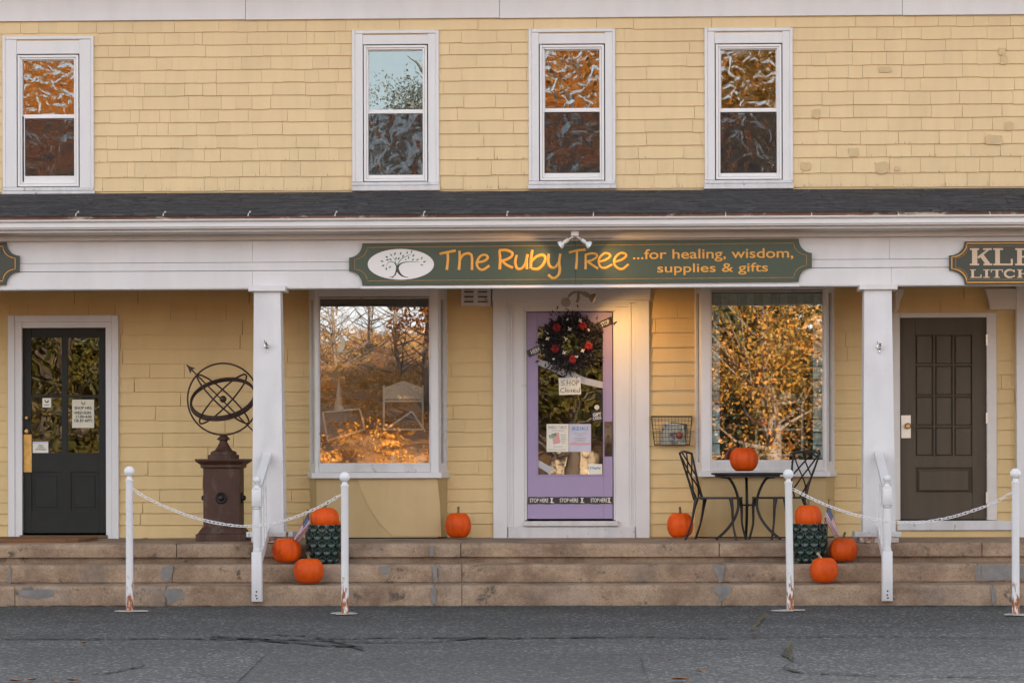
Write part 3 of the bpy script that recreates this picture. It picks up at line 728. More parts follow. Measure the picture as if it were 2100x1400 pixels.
# crown under the gutter
YB = -1.78
def zpx(py, y): return wz(py, y)
cr = MB(); cr.xprof([(YB,zpx(488,YB-.06)),(YB-.06,zpx(489,YB-.06)),(YB-.065,zpx(478,YB-.065)),(YB-.20,zpx(477,YB-.2)),(-2.128,zpx(472,-2.13)),(-2.128,zpx(462,-2.13)+.03),(YB,zpx(440,YB))], XL, XR)
cr.build('cornice', M['cream'], bd)
q = MB(); q.xprof([(YB+.02,zpx(440,YB)),(YB+.02,zf+.03),(YG,zf-.05),(YG,zpx(455,YG))], XL, XR); q.build('fascia_backing', M['cream'], bd)
beam = empty('porch_beam', (0,YB,zpx(588,YB)), parent=bd)
for py0, py1, dy, js in ((486,535,.006,(517.5,1824)), (535.7,552,.004,()), (553.2,588,0,(517.5,1180,1828))):
    ed = [XL]+[wx(j,YB,540) for j in js]+[XR]
    for a, b in zip(ed[:-1], ed[1:]):
        q = MB(); q.box(a+.0008, YB+dy, zpx(py1,YB), b-.0008, YB+.03, zpx(py0,YB), .002); q.build('beam_board', M['white'], beam)
q = MB(); q.box(XL, YB+.031, zpx(587,YB), XR, YB+.2, zpx(487,YB)); q.box(XL, YB+.0, zpx(589.5,YB), XR, YB+.2, zpx(588.2,YB)); q.build('beam_core', M['white'], beam)
q = MB(); q.pbox(740, 584.5, 1640, 589.8, YB-.035, YB, .003); q.build('sign_ledge', M['white'], beam)
pc = MB(); pc.box(XL, YB+.2, ZCEIL-.03, XR, -.0, ZCEIL-.0); pcl = pc.build('porch_ceiling', M['ceiling'], bd)
q = MB(); q.box(XL, YB+.03, ZCEIL, XR, YB+.05, zf); q.build('soffit_infill', M['dark'], bd)

# columns ---------------------------------------------------------
def column(tx0, tx1, bx0, bx1, cap, base, lab):
    yf = -1.87; yb = -1.62; c = W((bx0+bx1)/2, 1112, yf); o = empty('column', (c.x, -1.75, PF), parent=bd)
    o['label'] = lab
    zt_ = wz(588, yf)+.0; zb2 = wz(1092, yf)
    a0, a1, b0, b1 = wx(tx0,yf,600), wx(tx1,yf,600), wx(bx0,yf,1090), wx(bx1,yf,1090); s = (b1-b0-(a1-a0))/2
    q = MB(); v = [(b0,yf,zb2),(b1,yf,zb2),(b1,yb+.0,zb2),(b0,yb,zb2),(a0,yf+s,zt_),(a1,yf+s,zt_),(a1,yb-s,zt_),(a0,yb-s,zt_)]
    q.add(v, [(0,3,2,1),(4,5,6,7),(0,1,5,4),(1,2,6,5),(2,3,7,6),(3,0,4,7)]); q.build('shaft', M['white_col'], o)
    q = MB(); q.pbox(cap[0], cap[1], cap[2], cap[3], yf-.02, yb+.04, .004); q.build('capital', M['white'], o)
    q = MB(); q.pbox(base[0], 1090, base[1], 1101, yf-.03, yb+.05, .005); q.build('plinth', M['white_old'], o)
    q = MB(); q.pbox(base[0]+10, 1101.5, base[1]-5, 1112.5, yf-.02, yb+.03, .004); q.build('plinth_block', M['rustpaint'], o)
    return o
M['rustpaint'] = mat('rust_stained_paint', (.55,.50,.45), .7, .1, 8, c2=(.30,.14,.07), thr=(.48,.56), ts=18, bump=.5, bs=40)
cl = column(520,574,517,582,(509,586,585,597),(505,601),'left tapered white porch column with a flag bracket')
cr_ = column(1773,1829,1770,1837,(1763,583,1841,593.5),(1753,1848),'right tapered white porch column with grey smudges')
def bracket(px, py, parent):
    p = W(px, py, -1.86); q = MB(); q.lathe([(.0,0),(.022,0),(.022,-.006),(.012,-.008)], (p.x,-1.862,p.z), 12, 'Y')
    q.tube([(p.x,-1.87,p.z-.02),(p.x+.004,-1.90,p.z+.002),(p.x+.002,-1.93,p.z+.03)], .010, 8)
    q.tube([(p.x-.012,-1.87,p.z+.03),(p.x-.02,-1.88,p.z+.055)], .004, 6); q.sphere((p.x,-1.88,p.z-.045), .009)
    for dx, dz in ((-.014,.0),(.016,.004),(0,-.028)): q.sphere((p.x+dx,-1.875,p.z+dz), .006, 8, 5)
    q.build('flag_bracket', M['chrome'], parent)
    q = MB()
    for dx, dz in ((-.005,.012),(.004,-.016),(.012,.012)): q.sphere((p.x+dx,-1.893,p.z+dz), .0075, 8, 5)
    q.build('bracket_socket', M['dark'], parent)
bracket(547, 710, cl); bracket(1803, 712, cr_)

# doors -----------------------------------------------------------
def door_root(px, lab): return empty('door', W(px, 1100, 0), parent=bd)
# left dark green door
d = empty('green_door', (W(132,1100,0).x, 0, PF), parent=bd); d['label'] = 'dark green half glazed door with brass plate'
q = MB()
for (a,b,c,e) in ((16,646,30,1105),(229,646,243,1105)): q.pbox(a,b,c,e,-.045,0,.004)
q.pbox(30,646,229,660,-.0455,0,.004)
for (a,b,c,e) in ((30,660,45,1105),(217,660,229,1105)): q.pbox(a,b,c,e,-.032,.02,.003)
q.pbox(45,660,217,672,-.033,.02,.003); q.build('door_casing', M['white'], d)
q = MB(); q.pbox(47,674,64,1092,.018,.06); q.pbox(203,674,217,1092,.018,.06); q.pbox(64,674,203,692,.018,.06); q.pbox(64,928,203,967,.018,.06); q.pbox(64,1048,203,1092,.018,.06)
q.pbox(126.5,692,138.5,928,.019,.058); q.pbox(64,810,126.5,815,.019,.058); q.pbox(138.5,810,203,815,.019,.058); q.pbox(125,967,145,1048,.019,.058); q.build('door_leaf', M['green_door'], d)
for a, b in ((64,125),(145,203)):
    q = MB(); q.pbox(a,967,b,1048,.032,.05); q.pbox(a+8,975,b-8,1040,.026,.032,.005); q.build('door_panel', M['green_door'], d)
for (a,b,c,e) in ((64,692,126.5,810),(138.5,692,203,810),(64,815,126.5,928),(138.5,815,203,928)):
    q = MB(); q.pbox(a,b,c,e,.034,.038); q.build('pane', M['glass_door'], d)
q = MB(); q.pbox(48,890,65,968,.012,.019,.002); q.build('kick_plate', M['brass'], d)
for i, (py, r) in enumerate(((857,.020),(884,.026))):
    p = W(56,py,0); q = MB(); q.lathe([(0,-.05),(r*.7,-.048),(r*.8,-.03),(r*.4,-.02),(r,.0),(r,.018)], (p.x,0,p.z), 16, 'Y'); q.build('door_knob' if i else 'deadbolt', M['brass'], d)
q = MB(); q.box(W(42,1100,0).x,-.05,PF,W(222,1100,0).x,.05,PF+.035,.004); q.build('threshold', M['bronze'], d)

# centre purple door
d = empty('purple_door', (W(1170,1100,0).x, 0, PF), parent=bd); d['label'] = 'lavender purple glazed door in a wide white casing'; pdoor = d
q = MB()
q.pbox(1011,616,1040,1104,-.05,0,.004); q.pbox(1303,616,1332,1104,-.05,0,.004); q.pbox(1009,570,1334,616,-.058,0,.004)
q.pbox(1040,616,1303,621,-.050,0,.003)
for a in (1040,1291):
    q.pbox(a,621,a+4,1080,-.041,0,.003); q.pbox(a+4,621,a+8,1080,-.032,0,.003); q.pbox(a+8,621,a+12,1080,-.038,0,.003)
q.pbox(1052,616,1291,624,-.038,0,.003); q.pbox(1052,624,1291,629,-.031,0,.002)
q.pbox(1052,629,1075,1080,-.022,.06,.002); q.pbox(1262,629,1291,1080,-.022,.06,.002); q.pbox(1075,629,1262,638,-.0225,.06,.002)
q.pbox(1258,638,1262,1066,-.0,.06,.002); q.pbox(1075,638,1080,1066,-.0,.06,.002)
q.build('door_casing', M['white'], d)
q = MB(); q.pbox(1042,1079,1303,1104,-.07,.02,.006); q.pbox(1074,1068,1268,1078.4,-.10,.02,.005); q.build('threshold', M['white_old'], d)
q = MB(); q.pbox(1081,640,1102,1063,.02,.06); q.pbox(1238,640,1256,1063,.02,.06); q.pbox(1102,640,1238,668,.0205,.06); q.pbox(1102,974,1238,1063,.0205,.06); q.build('door_leaf', M['purple'], d)
q = MB(); frame_boxes(q,1101,667,1239,975,2.5,.012,.03,.002); q.build('glazing_bead', M['purple'], d)
q = MB(); q.pbox(1103,669,1237,973,.034,.038); q.build('pane', M['glass_door'], d)
q = MB(); q.pbox(1240,864,1255,935,.010,.02,.002); p = W(1247,905,0); q.tube([(p.x,-.002,p.z+.05),(p.x,-.03,p.z+.03),(p.x,-.03,p.z-.03),(p.x,-.002,p.z-.05)], .011, 8); q.lathe([(0,-.006),(.018,-.004),(.018,.012)], (p.x,0,W(1247,872,0).z), 14, 'Y'); q.build('latch_plate', M['bronze'], d)
# brown door
d = empty('brown_door', (W(1935,1100,0).x, 0, PF), parent=bd); d['label'] = 'brown panelled door with twelve square panels'
q = MB(); q.pbox(1831,641,1846,1066,-.035,.03,.003); q.pbox(2024,641,2044,1066,-.035,.03,.003); q.pbox(1846,641,2024,651,-.0355,.03,.003); q.build('door_casing', M['cream'], d)
q = MB(); q.pbox(1840,1067,2077,1087,-.05,.02,.005); q.build('threshold', M['white_old'], d)
q = MB(); q.pbox(1836,1087.5,2080,1103.5,-.02,.01,.002); q.build('kick_board', M['yellow_low'], d)
q = MB(); X = [1846,1877.5,1914,1917.5,1953.5,1957,1994,2023]; Yp = [652,686,747,750,811,813,873,876,935,958,1012,1064]
q.pbox(1846,652,1877.5,1064,.015,.05); q.pbox(1994,652,2023,1064,.015,.05)
for a, b in ((652,686),(935,958),(1012,1064)): q.pbox(1877.5,a,1994,b,.0155,.05)
for a, b in ((747,750),(811,813),(873,876)): q.pbox(1877.5,a,1994,b,.020,.045,.002)
for a, b in ((1914,1917.5),(1953.5,1957)): q.pbox(a,686,b,935,.0195,.045,.002)
q.build('door_leaf', M['brown'], d)
for a, b in ((1877.5,1914),(1917.5,1953.5),(1957,1994)):
    for c, e in ((686,747),(750,811),(813,873),(876,935)):
        q = MB(); q.pbox(a,c,b,e,.046,.05); q.pbox(a+2.5,c+2.5,b-2.5,e-2.5,.027,.046,.005); q.build('door_panel', M['brown'], d)
q = MB(); q.pbox(1877.5,958,1994,1012,.048,.05); q.pbox(1883,963,1988,1007,.018,.048,.018); q.build('door_panel', M['brown'], d)
q = MB(); q.pbox(1848,851,1868,898,.008,.015,.002); q.build('lock_plate', M['steel'], d)
p = W(1861,873,0); q = MB(); q.lathe([(0,-.055),(.02,-.055),(.03,-.04),(.026,-.022),(.014,-.012),(.016,.008)], (p.x,0,p.z), 18, 'Y'); q.build('door_knob', M['brass'], d)
for py in (697,857,1020): q = MB(); q.pbox(2022,py-12,2026,py+12,-.040,-.02,.002); q.build('hinge', M['steel'], d)
# corbels and corner board by the brown door
for pp in ([(1836,592),(1855,592),(1852,605),(1846,618),(1843,634),(1836,634)], [(2020,592),(2086,592),(2086,634),(2030,634),(2028,618),(2024,604)]):
    q = MB(); q.pprism(pp, -.10, 0); q.build('corbel', M['cream'], bd)
q = MB(); q.pbox(2085,560,2140,1104,-.11,0,.004); q.build('corner_board', M['white'], bd)
q = MB(); q.pbox(1832,560,1840,640,-.05,0,.003); q.build('corner_board', M['cream'], bd)

# show windows (shallow angled bays) --------------------------------
def bay(xo0, xf0, xf1, xo1, gx0, gx1, gy0, gy1, sill0, sill1, bot, lab, light_wedge):
    yf = -.30; o = empty('show_window', (W((xo0+xo1)/2,1000,0).x, yf/2, PF), parent=bd); o['label'] = lab
    X0, X1 = wx(xo0,0), wx(xo1,0); A0, A1 = wx(xf0,yf), wx(xf1,yf)
    zs0, zs1 = wz(sill1,yf), wz(sill0,yf); zT = ZCEIL-.031; zg0, zg1 = wz(gy1,yf), wz(gy0,yf); G0, G1 = wx(gx0,yf), wx(gx1,yf)
    q = MB(); q.box(A0,yf,zs1,G0-.012,yf+.07,zT,.004); q.box(G1+.012,yf,zs1,A1,yf+.07,zT,.004)
    q.box(G0-.012,yf+.001,zg1+.02,G1+.012,yf+.07,zT,.004); q.build('window_frame', M['white'], o)
    q = MB(); q.box(G0-.0115,yf-.004,zg0-.012,G0,yf+.05,zg1+.02,.003); q.box(G1,yf-.004,zg0-.012,G1+.0115,yf+.05,zg1+.02,.003); q.box(G0,yf-.003,zg1,G1,yf+.05,zg1+.012,.003); q.build('glazing_bead', M['white_old'], o)
    q = MB(); q.box(G0-.0115,yf-.010,zs1+.001,G1+.0115,yf+.06,zg0-.0,.006); q.build('bottom_rail', M['white_old'], o)
    q = MB(); q.hprism([(X0-.02,-.0),(A0-.03,yf-.045),(A1+.03,yf-.045),(X1+.02,-.0)], zs0, zs1); q.build('sill', M['white'], o)
    q = MB(); q.box(G0,yf+.025,zg0,G1,yf+.031,zg1); q.build('pane', M['glass_shop'], o)
    # angled cheeks with a narrow light each
    for (a, b) in (((X0,0.),(A0,yf)), ((X1,0.),(A1,yf))):
        a = Vector((a[0],a[1],0)); b = Vector((b[0],b[1]+.002,0)); t = b-a; n = Vector((t.y,-t.x,0)).normalized()
        if n.x*(a.x-(X0+X1)/2) < 0: n = -n
        def pr(t0, t1, z0_, z1_, off, th, q):
            p0 = a+t*t0+n*off; p1 = a+t*t1+n*off; p2 = p1-n*th; p3 = p0-n*th
            q.hprism([(p0.x,p0.y),(p1.x,p1.y),(p2.x,p2.y),(p3.x,p3.y)], z0_, z1_)
        q = MB(); pr(0,.28,zs1,zT,0,.04,q); pr(.72,1,zs1,zT,0,.04,q); pr(.28,.72,zs1,zs1+.09,-.002,.036,q); pr(.28,.72,zg1+.0,zT,-.002,.036,q); q.build('window_frame', M['white'], o)
        q = MB(); pr(.28,.72,zs1+.09,zg1,-.02,.005,q); q.build('pane', M['glass_shop'], o)
    q = MB(); q.hprism([(X0,-.0),(A0+.01,yf+.02),(A1-.01,yf+.02),(X1,-.0)], PF+.012, zs0-.0005); q.build('apron_panel', M['apron'], o)
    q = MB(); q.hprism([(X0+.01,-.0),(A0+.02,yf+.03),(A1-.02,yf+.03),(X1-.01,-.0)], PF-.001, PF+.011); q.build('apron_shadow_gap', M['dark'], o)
    if light_wedge:
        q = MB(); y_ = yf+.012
        q.pprism([(733,981),(896,981),(902,1030),(905,1099),(806,1099),(778,1072),(757,1040),(744,1012)], y_, yf+.021); q.build('panel_light_wedge', M['apron_lit'], o)  # added lighter sheet stands for the curved edge of light on the apron
    # display deck inside
    q = MB(); q.hprism([(X0+.03,.6),(X0+.05,-.0),(A0+.04,yf+.07),(A1-.04,yf+.07),(X1-.05,-.0),(X1-.03,.6)], zs1-.04, zs1-.005); q.build('display_deck', M['interior'], o)
    return o, yf
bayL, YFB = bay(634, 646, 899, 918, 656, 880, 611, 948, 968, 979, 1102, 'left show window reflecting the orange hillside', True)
bayR, _ = bay(1424, 1438, 1695, 1712, 1460, 1687, 601, 944, 967, 978, 1102, 'right show window reflecting autumn leaves', False)
# louvred vent
v = MB(); v.pbox(945,585,1006,627,-.10,0,.006); vent = v.build('vent_box', M['white_old'], bd)
for c in (952,980):
    for r in (596,606,616):
        q = MB(); q.pbox(c,r,c+19,r+4,-.1015,-.0995); q.build('slot', M['dark'], vent)
        q = MB(); a = W(c,r-3,-.1); b = W(c+19,r+1,-.1); q.xprof([(-.1005,a.z),(-.115,b.z),(-.112,b.z-.002),(-.0995,a.z-.004)], a.x, b.x); q.build('louvre', M['white_old'], vent)
# door bell
p = W(1073,790,0); q = MB(); q.lathe([(0,-.034),(.008,-.034),(.010,-.028),(.018,-.026),(.022,-.02)], (p.x,0,p.z), 16, 'Y'); q.build('doorbell', M['white'], bd)

# ------------------------------------------------------------------ signs
def sign_outline(x0, yt0, x1, yt1, yb0, yb1, nw, notch_l=True, notch_r=True):
    """board with scooped corners; top/bottom edges slope a little"""
    P = []; T = lambda x: yt0+(yt1-yt0)*(x-x0)/(x1-x0); B = lambda x: yb0+(yb1-yb0)*(x-x0)/(x1-x0)
    w_, h_ = nw
    def arc(cx, cy, a0, a1, n=7): return [(cx+w_*math.cos(math.radians(a0+(a1-a0)*i/n)), cy+h_*math.sin(math.radians(a0+(a1-a0)*i/n))) for i in range(n+1)]
    if notch_l: P += arc(x0, T(x0), 90, 0); 
    else: P += [(x0, T(x0))]
    if notch_r: P += arc(x1, T(x1), 180, 90)
    else: P += [(x1, T(x1))]
    if notch_r: P += arc(x1, B(x1), 270, 180)
    else: P += [(x1, B(x1))]
    if notch_l: P += arc(x0, B(x0), 0, -90)
    else: P += [(x0, B(x0))]
    return P
YS = YB-.036
sg = empty('shop_sign', (W(1190,585,YS).x, YB-.018, wz(584,YS)))
tag(sg, 'long dark green shop sign reading The Ruby Tree with an oval tree emblem', 'sign')
q = MB(); q.pprism(sign_outline(716,499,1180.5,493.5,585,581.5,(27,29),True,False), YS, YB-.001); q.build('sign_board', M['sign'], sg)
q = MB(); q.pprism(sign_outline(1181.3,493.5,1665,489.5,581.5,577.5,(27,29),False,True), YS, YB-.001); q.build('sign_board', M['sign'], sg)
def line_p(pp, y, wpx, m, name, parent, closed=False, sq=.0012):
    q = MB(); P = [W(a,b,y) for a, b in pp]; q.tube([Vector((p.x,y,p.z)) for p in P], wpx/222./2, 6, 1, sq, closed); return q.build(name, m, parent)
def stripe_outline(x0,yt0,x1,yt1,yb0,yb1,nw): return sign_outline(x0,yt0,x1,yt1,yb0,yb1,nw)
so = sign_outline(727,507.5,1654,498.5,576,569,(26,24))
line_p(so, YS-.001, 1.3, M['goldline'], 'pinstripe', sg, True)
# title lettering, traced strokes (two zoom frames of the photograph)
ZA = lambda x, y: (680+x/3.387, 400+y/3.387); ZB = lambda x, y: (1000+x/6.176, 460+y/6.176)
T_ = [(ZA,5.3,[[(750,409),(800,398),(862,386)],[(806,392),(808,450),(800,520)]]),
 (ZA,5.3,[[(888,386),(890,450),(884,520)],[(887,455),(915,415),(955,406),(974,430),(975,520)]]),
 (ZA,5.0,[[(1012,468),(1060,458),(1085,434),(1065,415),(1030,427),(1009,470),(1018,505),(1050,519),(1097,490)]]),
 (ZB,5.6,[[(148,335),(158,450),(152,570)],[(142,330),(240,328),(310,362),(300,408),(240,445),(175,465)],[(178,462),(240,515),(320,552)]]),
 (ZB,5.4,[[(368,388),(348,480),(372,558),(430,558),(480,490),(505,378)],[(503,380),(494,460),(496,568)]]),
 (ZB,5.6,[[(565,322),(550,430),(545,560)],[(553,470),(620,408),(695,388),(730,425),(705,505),(635,565),(552,560)]]),
 (ZB,5.4,[[(775,372),(768,480),(800,540),(855,545),(905,478)],[(922,372),(906,480),(915,580),(890,650),(830,682),(765,640)]]),
 (ZB,4.8,[[(1030,357),(1130,332),(1243,320)],[(1133,335),(1130,450),(1120,568)]]),
 (ZB,4.8,[[(1243,378),(1242,480),(1240,568)],[(1235,388),(1310,368),(1375,378),(1378,418),(1320,455),(1258,472)],[(1262,470),(1320,510),(1398,562)]]),
 (ZB,4.6,[[(1405,478),(1500,448),(1553,405),(1535,372),(1480,368),(1420,420),(1408,490),(1440,545),(1500,550),(1580,508)]]),
 (ZB,4.8,[[(1605,478),(1700,448),(1755,402),(1740,370),(1680,366),(1620,420),(1603,490),(1640,548),(1710,566),(1787,505)]])]
for fr_, wpx, strokes in T_:
    q = MB()
    for k, st in enumerate(strokes):
        P = [W(*fr_(*s_), YS) for s_ in st]; P = [Vector((p.x, YS-.001, p.z)) for p in P]
        n = len(P); q.tube(P, [wpx/222/2*(.92+.16*((i*7+k*3)%3)/2) for i in range(n)], 8, 4, .0032)
    q.build('letter', M['gold'], sg)
text_mesh('...for healing, wisdom,', (1298,509,1627,537), YS-.001, M['gold'], 'lettering', sg, bold=.008, rot=math.radians(.3))
text_mesh('supplies & gifts', (1348,539,1575,564), YS-.001, M['gold'], 'lettering', sg, bold=.008, rot=math.radians(.3))
# oval emblem with a tree
em = MB(); em.pprism([(822+68*math.cos(2*PI*i/40), 542+31.5*math.sin(2*PI*i/40)) for i in range(40)], YS-.006, YS); emb = em.build('oval_emblem', M['vinyl'], sg)
YM = YS-.0065
def strokeE(pp, ws, m, name='tree_trunk'):
    q = MB(); P = [W(*ZA(*p), YM) for p in pp]; q.tube([Vector((p.x,YM,p.z)) for p in P], [a/3.387/222/2 for a in ws], 6, 5, .0015); q.build(name, m, emb)
strokeE([(418,578),(440,552),(452,520),(450,490),(430,466),(395,468),(382,490)], [3,8,14,9,5,3,2], M['leafdark'])
strokeE([(535,573),(490,560),(462,528),(462,495),(490,472),(540,463),(610,466)], [2,10,20,14,7,4,2], M['trunkbrown'])
strokeE([(398,568),(425,566),(448,548)], [2,5,7], M['trunkbrown'], 'root')
strokeE([(455,490),(480,450),(520,425),(555,410)], [7,5,4,2], M['leafgreen'], 'branch'); strokeE([(450,485),(440,450),(425,430)], [5,3,2], M['leafgreen'], 'branch')
LV = [(350,460,10),(358,490,-30),(380,512,-80),(405,500,-60),(388,450,20),(383,430,35),(413,416,50),(409,447,40),(440,408,60),(447,440,60),(480,405,70),(466,441,60),(496,424,70),(525,400,80),(535,435,70),(556,394,85),(568,420,55),(565,448,40),(597,449,20),(626,438,60),(645,463,20),(627,485,-20)]
for i, (x, y, a) in enumerate(LV):
    px, py = ZA(x, y); p = W(px, py, YM); a = math.radians(a if x > 430 else 180-a); L1, W1 = .030, .0105
    pts = []
    for t, w_ in ((-.5,0),(-.25,.8),(0,1),(.25,.7),(.5,0),(.25,-.7),(0,-1),(-.25,-.8)):
        lx, lz = t*L1, w_*W1/1.6; pts.append((p.x+lx*math.cos(a)-lz*math.sin(a), p.z+lx*math.sin(a)+lz*math.cos(a)))
    q = MB(); q.prism(pts, YM-.0015, YM+.0005); q.build('emblem_leaf', M['leafdark'] if (x < 500 and i%3) or i%4 == 0 else M['leafgreen'], emb)
p = W(*ZA(515,448), YM); q = MB(); q.sphere((p.x,YM,p.z), .006, 8, 5); q.build('ladybird', M['red'], emb)
# left sign fragment and right sign
s2 = empty('shop_sign', (W(-150,580,YS).x, YB-.018, wz(583,YS)))
tag(s2, 'green sign cut off at the left edge with only its scooped end visible', 'sign')
q = MB(); q.pprism(sign_outline(-330,498,39,497,585,584,(27,27),True,True), YS, YB-.001); q.build('sign_board', M['sign2'], s2)
line_p(sign_outline(-322,506,31,505,577,576,(25,24)), YS-.001, 1.6, M['gold'], 'pinstripe', s2, True)
s3 = empty('shop_sign', (W(2150,580,YS).x, YB-.018, wz(580,YS)))
tag(s3, 'dark green sign with tan slab letters KLE and LITCH at the right edge', 'sign')
q = MB(); q.pprism(sign_outline(1947,495,2400,493,583,582,(32,29)), YS, YB-.001); q.build('sign_board', M['sign2'], s3)
line_p(sign_outline(1952,499,2395,497,579,578,(31,28)), YS-.001, 2.2, M['gold'], 'pinstripe', s3, True)
line_p(sign_outline(1960,505,2387,503,573,572,(25,24)), YS-.001, 1.0, M['goldline'], 'pinstripe', s3, True)
def slab_letter(ch, x0, y0, x1, y1, m, th):
    """slab serif capital made of strips, drawn in pixels"""
    q = MB(); w_, h_ = x1-x0, y1-y0; s_ = h_*.11; k = [0]
    def bx(a, b, c, d):
        k[0] += 1; q.pprism([(x0+a*w_,y0+b*h_),(x0+c*w_,y0+b*h_),(x0+c*w_,y0+d*h_),(x0+a*w_,y0+d*h_)], YS-.003-.0002*k[0], YS+.001)
    def pl(pts): k[0] += 1; q.pprism([(x0+a*w_,y0+b*h_) for a, b in pts], YS-.003-.0002*k[0], YS+.001)
    if ch in 'KLEH': bx(.10,0,.10+th,1)
    if ch == 'K': bx(0,0,.42,.1); bx(0,.9,.42,1); bx(.6,0,1,.1); bx(.62,.9,1.02,1); pl([(.78,.08),(.9,.08),(.4,.62),(.34,.5)]); pl([(.42,.42),(.58,.3),(.95,.93),(.72,.93)])
    if ch == 'L': bx(0,0,.5,.1); bx(0,.9,1,1); bx(.90,.62,1,.92)
    if ch == 'E': bx(0,0,1,.1); bx(0,.9,1,1); bx(.9,.62,1,.92); bx(.9,.08,1,.35); bx(.1,.45,.7,.55); bx(.62,.36,.7,.64)
    if ch == 'I': bx(.3,0,.7,1); bx(0,0,1,.1); bx(0,.9,1,1)
    if ch == 'T': bx(.5-th/2,0,.5+th/2,1); bx(0,0,1,.1); bx(0,.05,.08,.35); bx(.92,.05,1,.35); bx(.25,.9,.75,1)
    if ch == 'C':
        P = [W(x0+w_*(.5+.42*math.cos(a)), y0+h_*(.5+.45*math.sin(a)), YS) for a in [math.radians(40+280*i/16) for i in range(17)]]
        q.tube([Vector((p.x,YS-.002,p.z)) for p in P], [h_*.10/222*(.6+.8*math.sin(PI*i/16)) for i in range(17)], 6, 1, .002); bx(.82,.04,.92,.34); bx(.82,.68,.92,.9)
    if ch == 'H': bx(.70,0,.70+th,1); bx(0,0,.4,.1); bx(0,.9,.4,1); bx(.6,0,1,.1); bx(.6,.9,1,1); bx(.3,.45,.75,.55)
    q.build('letter', m, s3)
for ch, a, b in (('K',1989,2034),('L',2037,2077),('E',2082,2122)): slab_letter(ch, a, 509, b, 544, M['tan_letter'], .24)
for ch, a, b in (('L',1990,2013),('I',2016.5,2030),('T',2032,2057),('C',2059,2083),('H',2086,2113)): slab_letter(ch, a, 552.5, b, 569.5, M['tan_letter2'] if 'tan_letter2' in M else M['tan_letter'], .22)

# ------------------------------------------------------------------ lamps
def head(q, base, dirv, L_, r0, r1):
    dirv = Vector(dirv).normalized(); b = Vector(base)
    q.tube([b, b+dirv*L_*.45], r0, 12, 1); q.tube([b+dirv*L_*.45, b+dirv*L_*.55, b+dirv*L_*.75, b+dirv*L_], [r0*.6, r0*.8, r1*.85, r1], 14, 1)
    return b+dirv*L_
def disc(q, c, n, r):
    n = Vector(n).normalized(); a = n.cross(Vector((0,0,1))).normalized(); b = n.cross(a)
    q.add([c+a*r*math.cos(2*PI*i/14)+b*r*math.sin(2*PI*i/14) for i in range(14)], [tuple(range(14))])
def spot(name, loc, dirv, e, ang, parent):
    ld = bpy.data.lights.new(name, 'SPOT'); ld.energy = e; ld.color = (1,.52,.15); ld.spot_size = math.radians(ang); ld.spot_blend = .9; ld.shadow_soft_size = .03
    o = bpy.data.objects.new(name, ld); col.objects.link(o); o.rotation_euler = Vector(dirv).to_track_quat('-Z','Y').to_euler()
    o.parent = parent; o.location = Vector(loc)-WL[parent.name]
yl = -2.05; c = W(1179, 474, yl)
sl = empty('sign_spotlight', (c.x, yl, c.z)); tag(sl, 'white twin spotlight with chrome heads under the cornice lighting the Ruby Tree sign', 'spotlight')
q = MB(); q.pbox(1171,462,1187,484,yl,yl+.07,.004); q.build('junction_box', M['vinyl'], sl)
for s_, hx in ((-1,1160),(1,1198)):
    j = W(1179+s_*4, 486, yl); b = W(hx, 495, yl-.0); q = MB(); q.tube([j, (j+b)/2+Vector((0,0,.004)), b], .006, 8); b2 = Vector(b); b2.y = yl
    dv = Vector((s_*.78, .10, -.52)); end = head(q, b2-dv*.03, dv, .095, .018, .038); q.build('lamp_head', M['vinyl'] , sl)
    q = MB(); disc(q, end-dv.normalized()*.004, dv, .034); q.build('lamp_face', M['lamp_on'], sl)
    q = MB(); dn = dv.normalized(); a = dn.cross(Vector((0,1,0))).normalized(); q.ring(end, .037, .003, a, dn.cross(a), 20, 6); q.build('lamp_rim', M['chrome'], sl)
    spot('sign_lamp_light', end+dn*.01, (s_*.8,.42,-.35), 1.6, 95, sl)
yl = -.55; c = W(1187, 590, yl)
dl = empty('porch_spotlight', (c.x, yl, ZCEIL-.03)); tag(dl, 'old white twin spotlight above the purple door with its right head lit', 'spotlight')
q = MB(); q.lathe([(0,0),(.05,0),(.05,-.02),(.02,-.03)], (c.x,yl,ZCEIL-.03), 16); q.tube([(c.x,yl,ZCEIL-.05),(c.x,yl,c.z-.0)], .014, 8, 1); q.build('mount', M['lamp_old'], dl)
q = MB(); a = W(1182,598,yl); q.tube([a, W(1172,602,yl), W(1166,609,yl)], .012, 8); b = W(1163,618,yl)+Vector((0,.05,.02)); dvl = Vector((-.12,-.8,-.3)); e1 = head(q, b, dvl, .09, .022, .048); q.build('lamp_head', M['lamp_old'], dl)
q = MB(); disc(q, e1-dvl.normalized()*.006, dvl, .042); q.build('lamp_face', M['steel'], dl)
q = MB(); q.tube([a, W(1192,600,yl), W(1200,603,yl)], .012, 8); dvr = Vector((.85,-.12,-.42)); e2 = head(q, W(1196,601,yl), dvr, .125, .022, .048); q.build('lamp_head', M['lamp_old'], dl)
q = MB(); disc(q, e2-dvr.normalized()*.003, dvr, .045); q.build('lamp_face', M['lamp_on'], dl)
q = MB(); q.tube([W(1186,600,yl), W(1186,612,yl), W(1183,620,yl)], .014, 8); q.build('motion_sensor', M['lamp_old'], dl)
spot('porch_lamp_light', e2+dvr.normalized()*.01, (.48,.46,-.78), 5, 125, dl)

